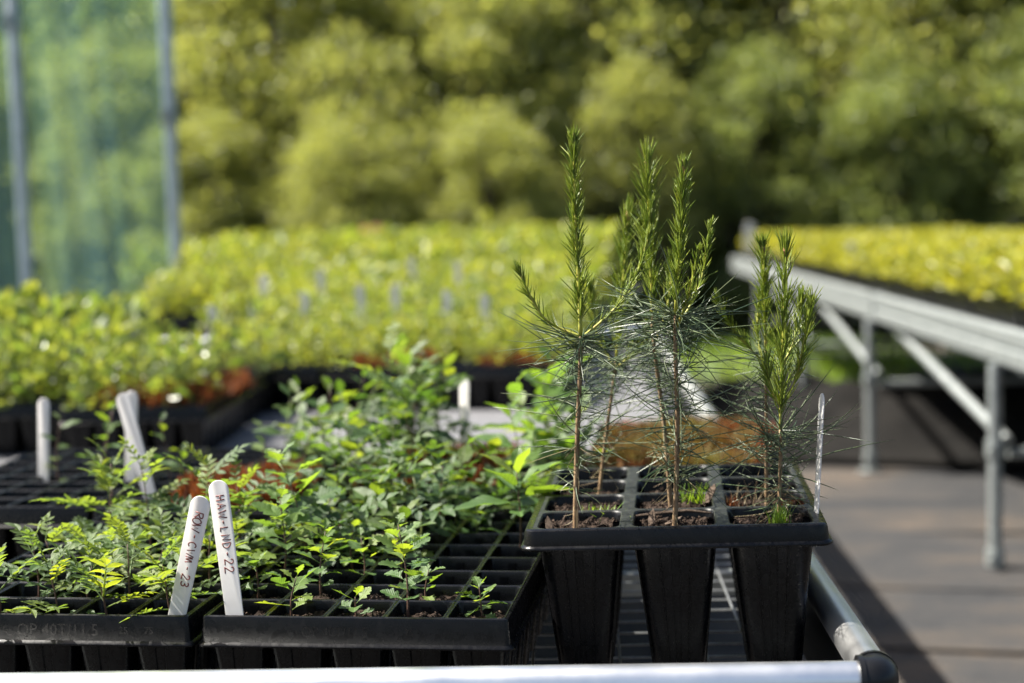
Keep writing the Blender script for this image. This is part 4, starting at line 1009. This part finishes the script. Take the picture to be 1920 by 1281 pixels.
# left hand trays, third row back
g = random.Random(77); LZ = ZD + .10; left_places = []
yaw = R_(7.5); ex, ey = Vector((math.cos(yaw), math.sin(yaw))), Vector((-math.sin(yaw), math.cos(yaw)))
orig = Vector((-1.10, 3.06)); li = 0
names = ['black cell tray of blurred rowans, third row back on the left', 'black cell tray left of the third row rowans', 'black cell tray at the left picture edge, third row', 'empty black tray behind the third row rowans', 'black planted tray behind the third row, left', 'black planted tray behind the third row, far left']
for j in range(2):
    for i in range(3):
        p = orig + ex * (-.325 * (i + 1)) + ey * (.55 * j)
        if j == 0 and i > 0: p = p + ey * .12 * i
        tr = tray40((p.x, p.y), yaw, names[li], split=False, group='blurred trays on the left'); li += 1
        for c, r, x, y in tray_cells(p.x, p.y, yaw):
            if j == 1 and i == 0 and g.random() < .94: continue
            if i == 0 and j == 0 and c == 4 and r > 2: continue
            if g.random() < .12: continue
            left_places.append((x + g.uniform(-.01, .01), y + g.uniform(-.01, .01), LZ, g.uniform(0, 6.28), g.uniform(.72, 1.1) * (1 + .30 * j + .10 * i), g.randrange(4)))
moss_bed('rusty moss at the foot of the left hand rowans', -1.40, -1.13, 3.09, 3.45, 5000, .036, MT['orange_moss'], 15, .80)

def scatter(name, protos, places, label, cat, group, lim=300):
    for (x, y, z, rz, s, v) in places[:lim]:
        o = link(name, protos[v], None, (x, y, z), (0, 0, rz)); o.scale = (s, s, s); tag(o, label, cat, group)
    if len(places) > lim: joined(name + '_mass', protos, places[lim:], 'massed ' + label, cat)
scatter('rowan_seedling', LEFTP, left_places, 'blurred leafy seedling in the left hand trays of the third row', 'seedling', 'blurred seedlings on the left')

# middle field of bright seedlings
def field():
    g = random.Random(91); pl = []; n = 0
    rows = [(3.84 + .555 * j) for j in range(11)]
    ORDR = ORD + ['ninth', 'tenth', 'eleventh', 'twelfth']
    for j, y in enumerate(rows):
        xr = -.42 - .055 * (y - 3.84); ncol = 3 if j < 2 else (4 if j < 4 else (6 if j < 7 else 8))
        for i in range(ncol):
            x = xr - .325 * (i + 1)
            tray40((x, y), R_(.6 * ((i * 7 + j * 3) % 5 - 2) * .4), 'black tray in the bright seedling field, %s row back, %s from its right edge' % (ORDR[j], ORD[i]), split=False, group='trays of the bright seedling field')
            for c, r, cx, cy_ in tray_cells(x, y, 0):
                if g.random() < (.10 if j else .22): continue
                s = (.60 + .09 * min(j, 9)) * g.uniform(.78, 1.18)
                if j == 0 and r == 0 and g.random() < .6: continue
                if j == 0 and r < 3: s *= .72
                pl.append((cx + g.uniform(-.012, .012), cy_ + g.uniform(-.012, .012), ZD + .10, g.uniform(0, 6.28), s, g.randrange(4)))
    return pl
FP = field()
scatter('bright_seedling', FARP, FP, 'blurred bright green seedling in the middle field', 'seedling', 'bright seedlings of the middle field')
moss_bed('rusty moss at the front of the middle seedling field', -1.0, -.78, 3.86, 3.95, 1100, .035, MT['orange_moss'], 25, .80)
moss_bed('rusty moss at the right front of the middle field', -.66, -.44, 3.86, 3.95, 600, .03, MT['orange_moss'], 26, .80)

def far_bench():
    t = thing('far_bench', 'second aluminium bench under the bright seedling field', 'bench', (-.62, 5.62, 0), (0, 0, 0))
    b = MB(); b.tube([(0.06, 0, .76), (0.06, 4.5, .76)], .018, 16); link('side_rail', b.mesh('side_rail', MT['alu']), t, (0, 0, 0), (0, 0, R_(3)))
    b = MB(); b.box((-1.45, 2.25, .6785), (2.95, 4.5, .02)); link('deck', b.mesh('far_deck', MT['wire'], False), t)
    for x in (-.1, -2.8):
        for y in (.1, 2.2, 4.4):
            b = MB(); b.tube([(x, y, 0), (x, y, .668)], .02, 10); link('leg', b.mesh('far_leg', MT['alu']), t)
far_bench()

# labels standing in the field
for i, (x, y, z1) in enumerate(((-1.486, 4.15, .965), (-1.36, 4.15, .965), (-1.25, 4.3, .99), (-1.13, 4.5, 1.0), (-1.02, 4.5, 1.0), (-.83, 4.35, .985), (-.70, 4.25, .975), (-1.60, 5.0, 1.02), (-1.42, 5.1, 1.03), (-.95, 5.2, 1.04), (-1.2, 5.6, 1.05))):
    plant_label('blurred grey label in the middle seedling field, %s' % ['%s from the left in front' % ORD[i] if i < 7 else '%s from the left in the second line' % ORD[i - 7]][0], (x, y, z1), (x + .004, y, z1 - .15), .05 * (i % 3 - 1), me=label_mesh(.026, .17, .0016), ln=.17, group='labels in the seedling field')

# pinkish and lime plants that rise above the far edge
P_ = far_plant('pink_plant', 333, .30, 60, .07, .14, MT['pink_leaf'], .7)
o = link('pink_plant', P_, None, (-2.33, 9.6, .83)); tag(o, 'pale pink leafed plant rising over the far seedlings', 'plant')
P_ = far_plant('lime_plant', 334, .35, 50, .06, .12, MT['far_leaf'], .6)
o = link('lime_plant', P_, None, (-1.60, 9.75, .86)); tag(o, 'lime green plant rising over the far seedlings', 'plant')

# ------------------------------------------------------------------ right bench planting
def bench_plants():
    g = random.Random(55); pl = []; ct, stt = math.cos(RB), math.sin(RB)
    def wpt(u, v): return (.86 + u * ct - v * stt, 4.55 + u * stt + v * ct)
    zt = .815; L0, L1 = -1.5, 7.6; nrow = 16; ncol = 5
    for j in range(nrow):
        for i in range(ncol):
            u, v = .035 + .325 * i, L0 + .56 * j; x, y = wpt(u, v)
            t = thing('seed_tray', 'black tray on the right bench, %s, %s from its near end' % ('along the front edge' if i == 0 else '%s line in' % ORDN[i], ORDN[j]), 'tray', (x, y, zt - .115 + .06), (0, 0, RB), 'trays on the right bench front edge' if i == 0 else 'inner trays on the right bench')
            link('rim', RIM40, t, (0, 0, .115)); link('cells', CELLS40, t, (0, 0, .115))
            for c in range(5):
                for r in range(8):
                    if g.random() < .12: continue
                    X, Y = wpt(u + .061 * (c + .5) + g.uniform(-.015, .015), v + .065 * (r + .5) + g.uniform(-.015, .015))
                    pl.append((X, Y, zt + .05, g.uniform(0, 6.28), g.uniform(.6, 1.0), g.randrange(4)))
    pl.sort(key=lambda p: (p[0] - .86 + .108 * (p[1] - 4.55)) * 1.0 + .05 * p[1])
    return pl
BP = bench_plants()
scatter('bench_seedling', BENP, BP, 'yellow green seedling in the trays on the right bench', 'seedling', 'seedlings on the right bench')
plant_label('white label at the far end of the right bench', (.153, 10.95, 1.10), (.15, 10.95, .9), .0, me=label_mesh(.07, .24, .004), ln=.24, group='labels on the right bench')
plant_label('white label at the front edge of the right bench trays', (.60, 7.6, 1.02), (.612, 7.6, .88), .0, me=label_mesh(.045, .17, .003), ln=.17, group='labels on the right bench')
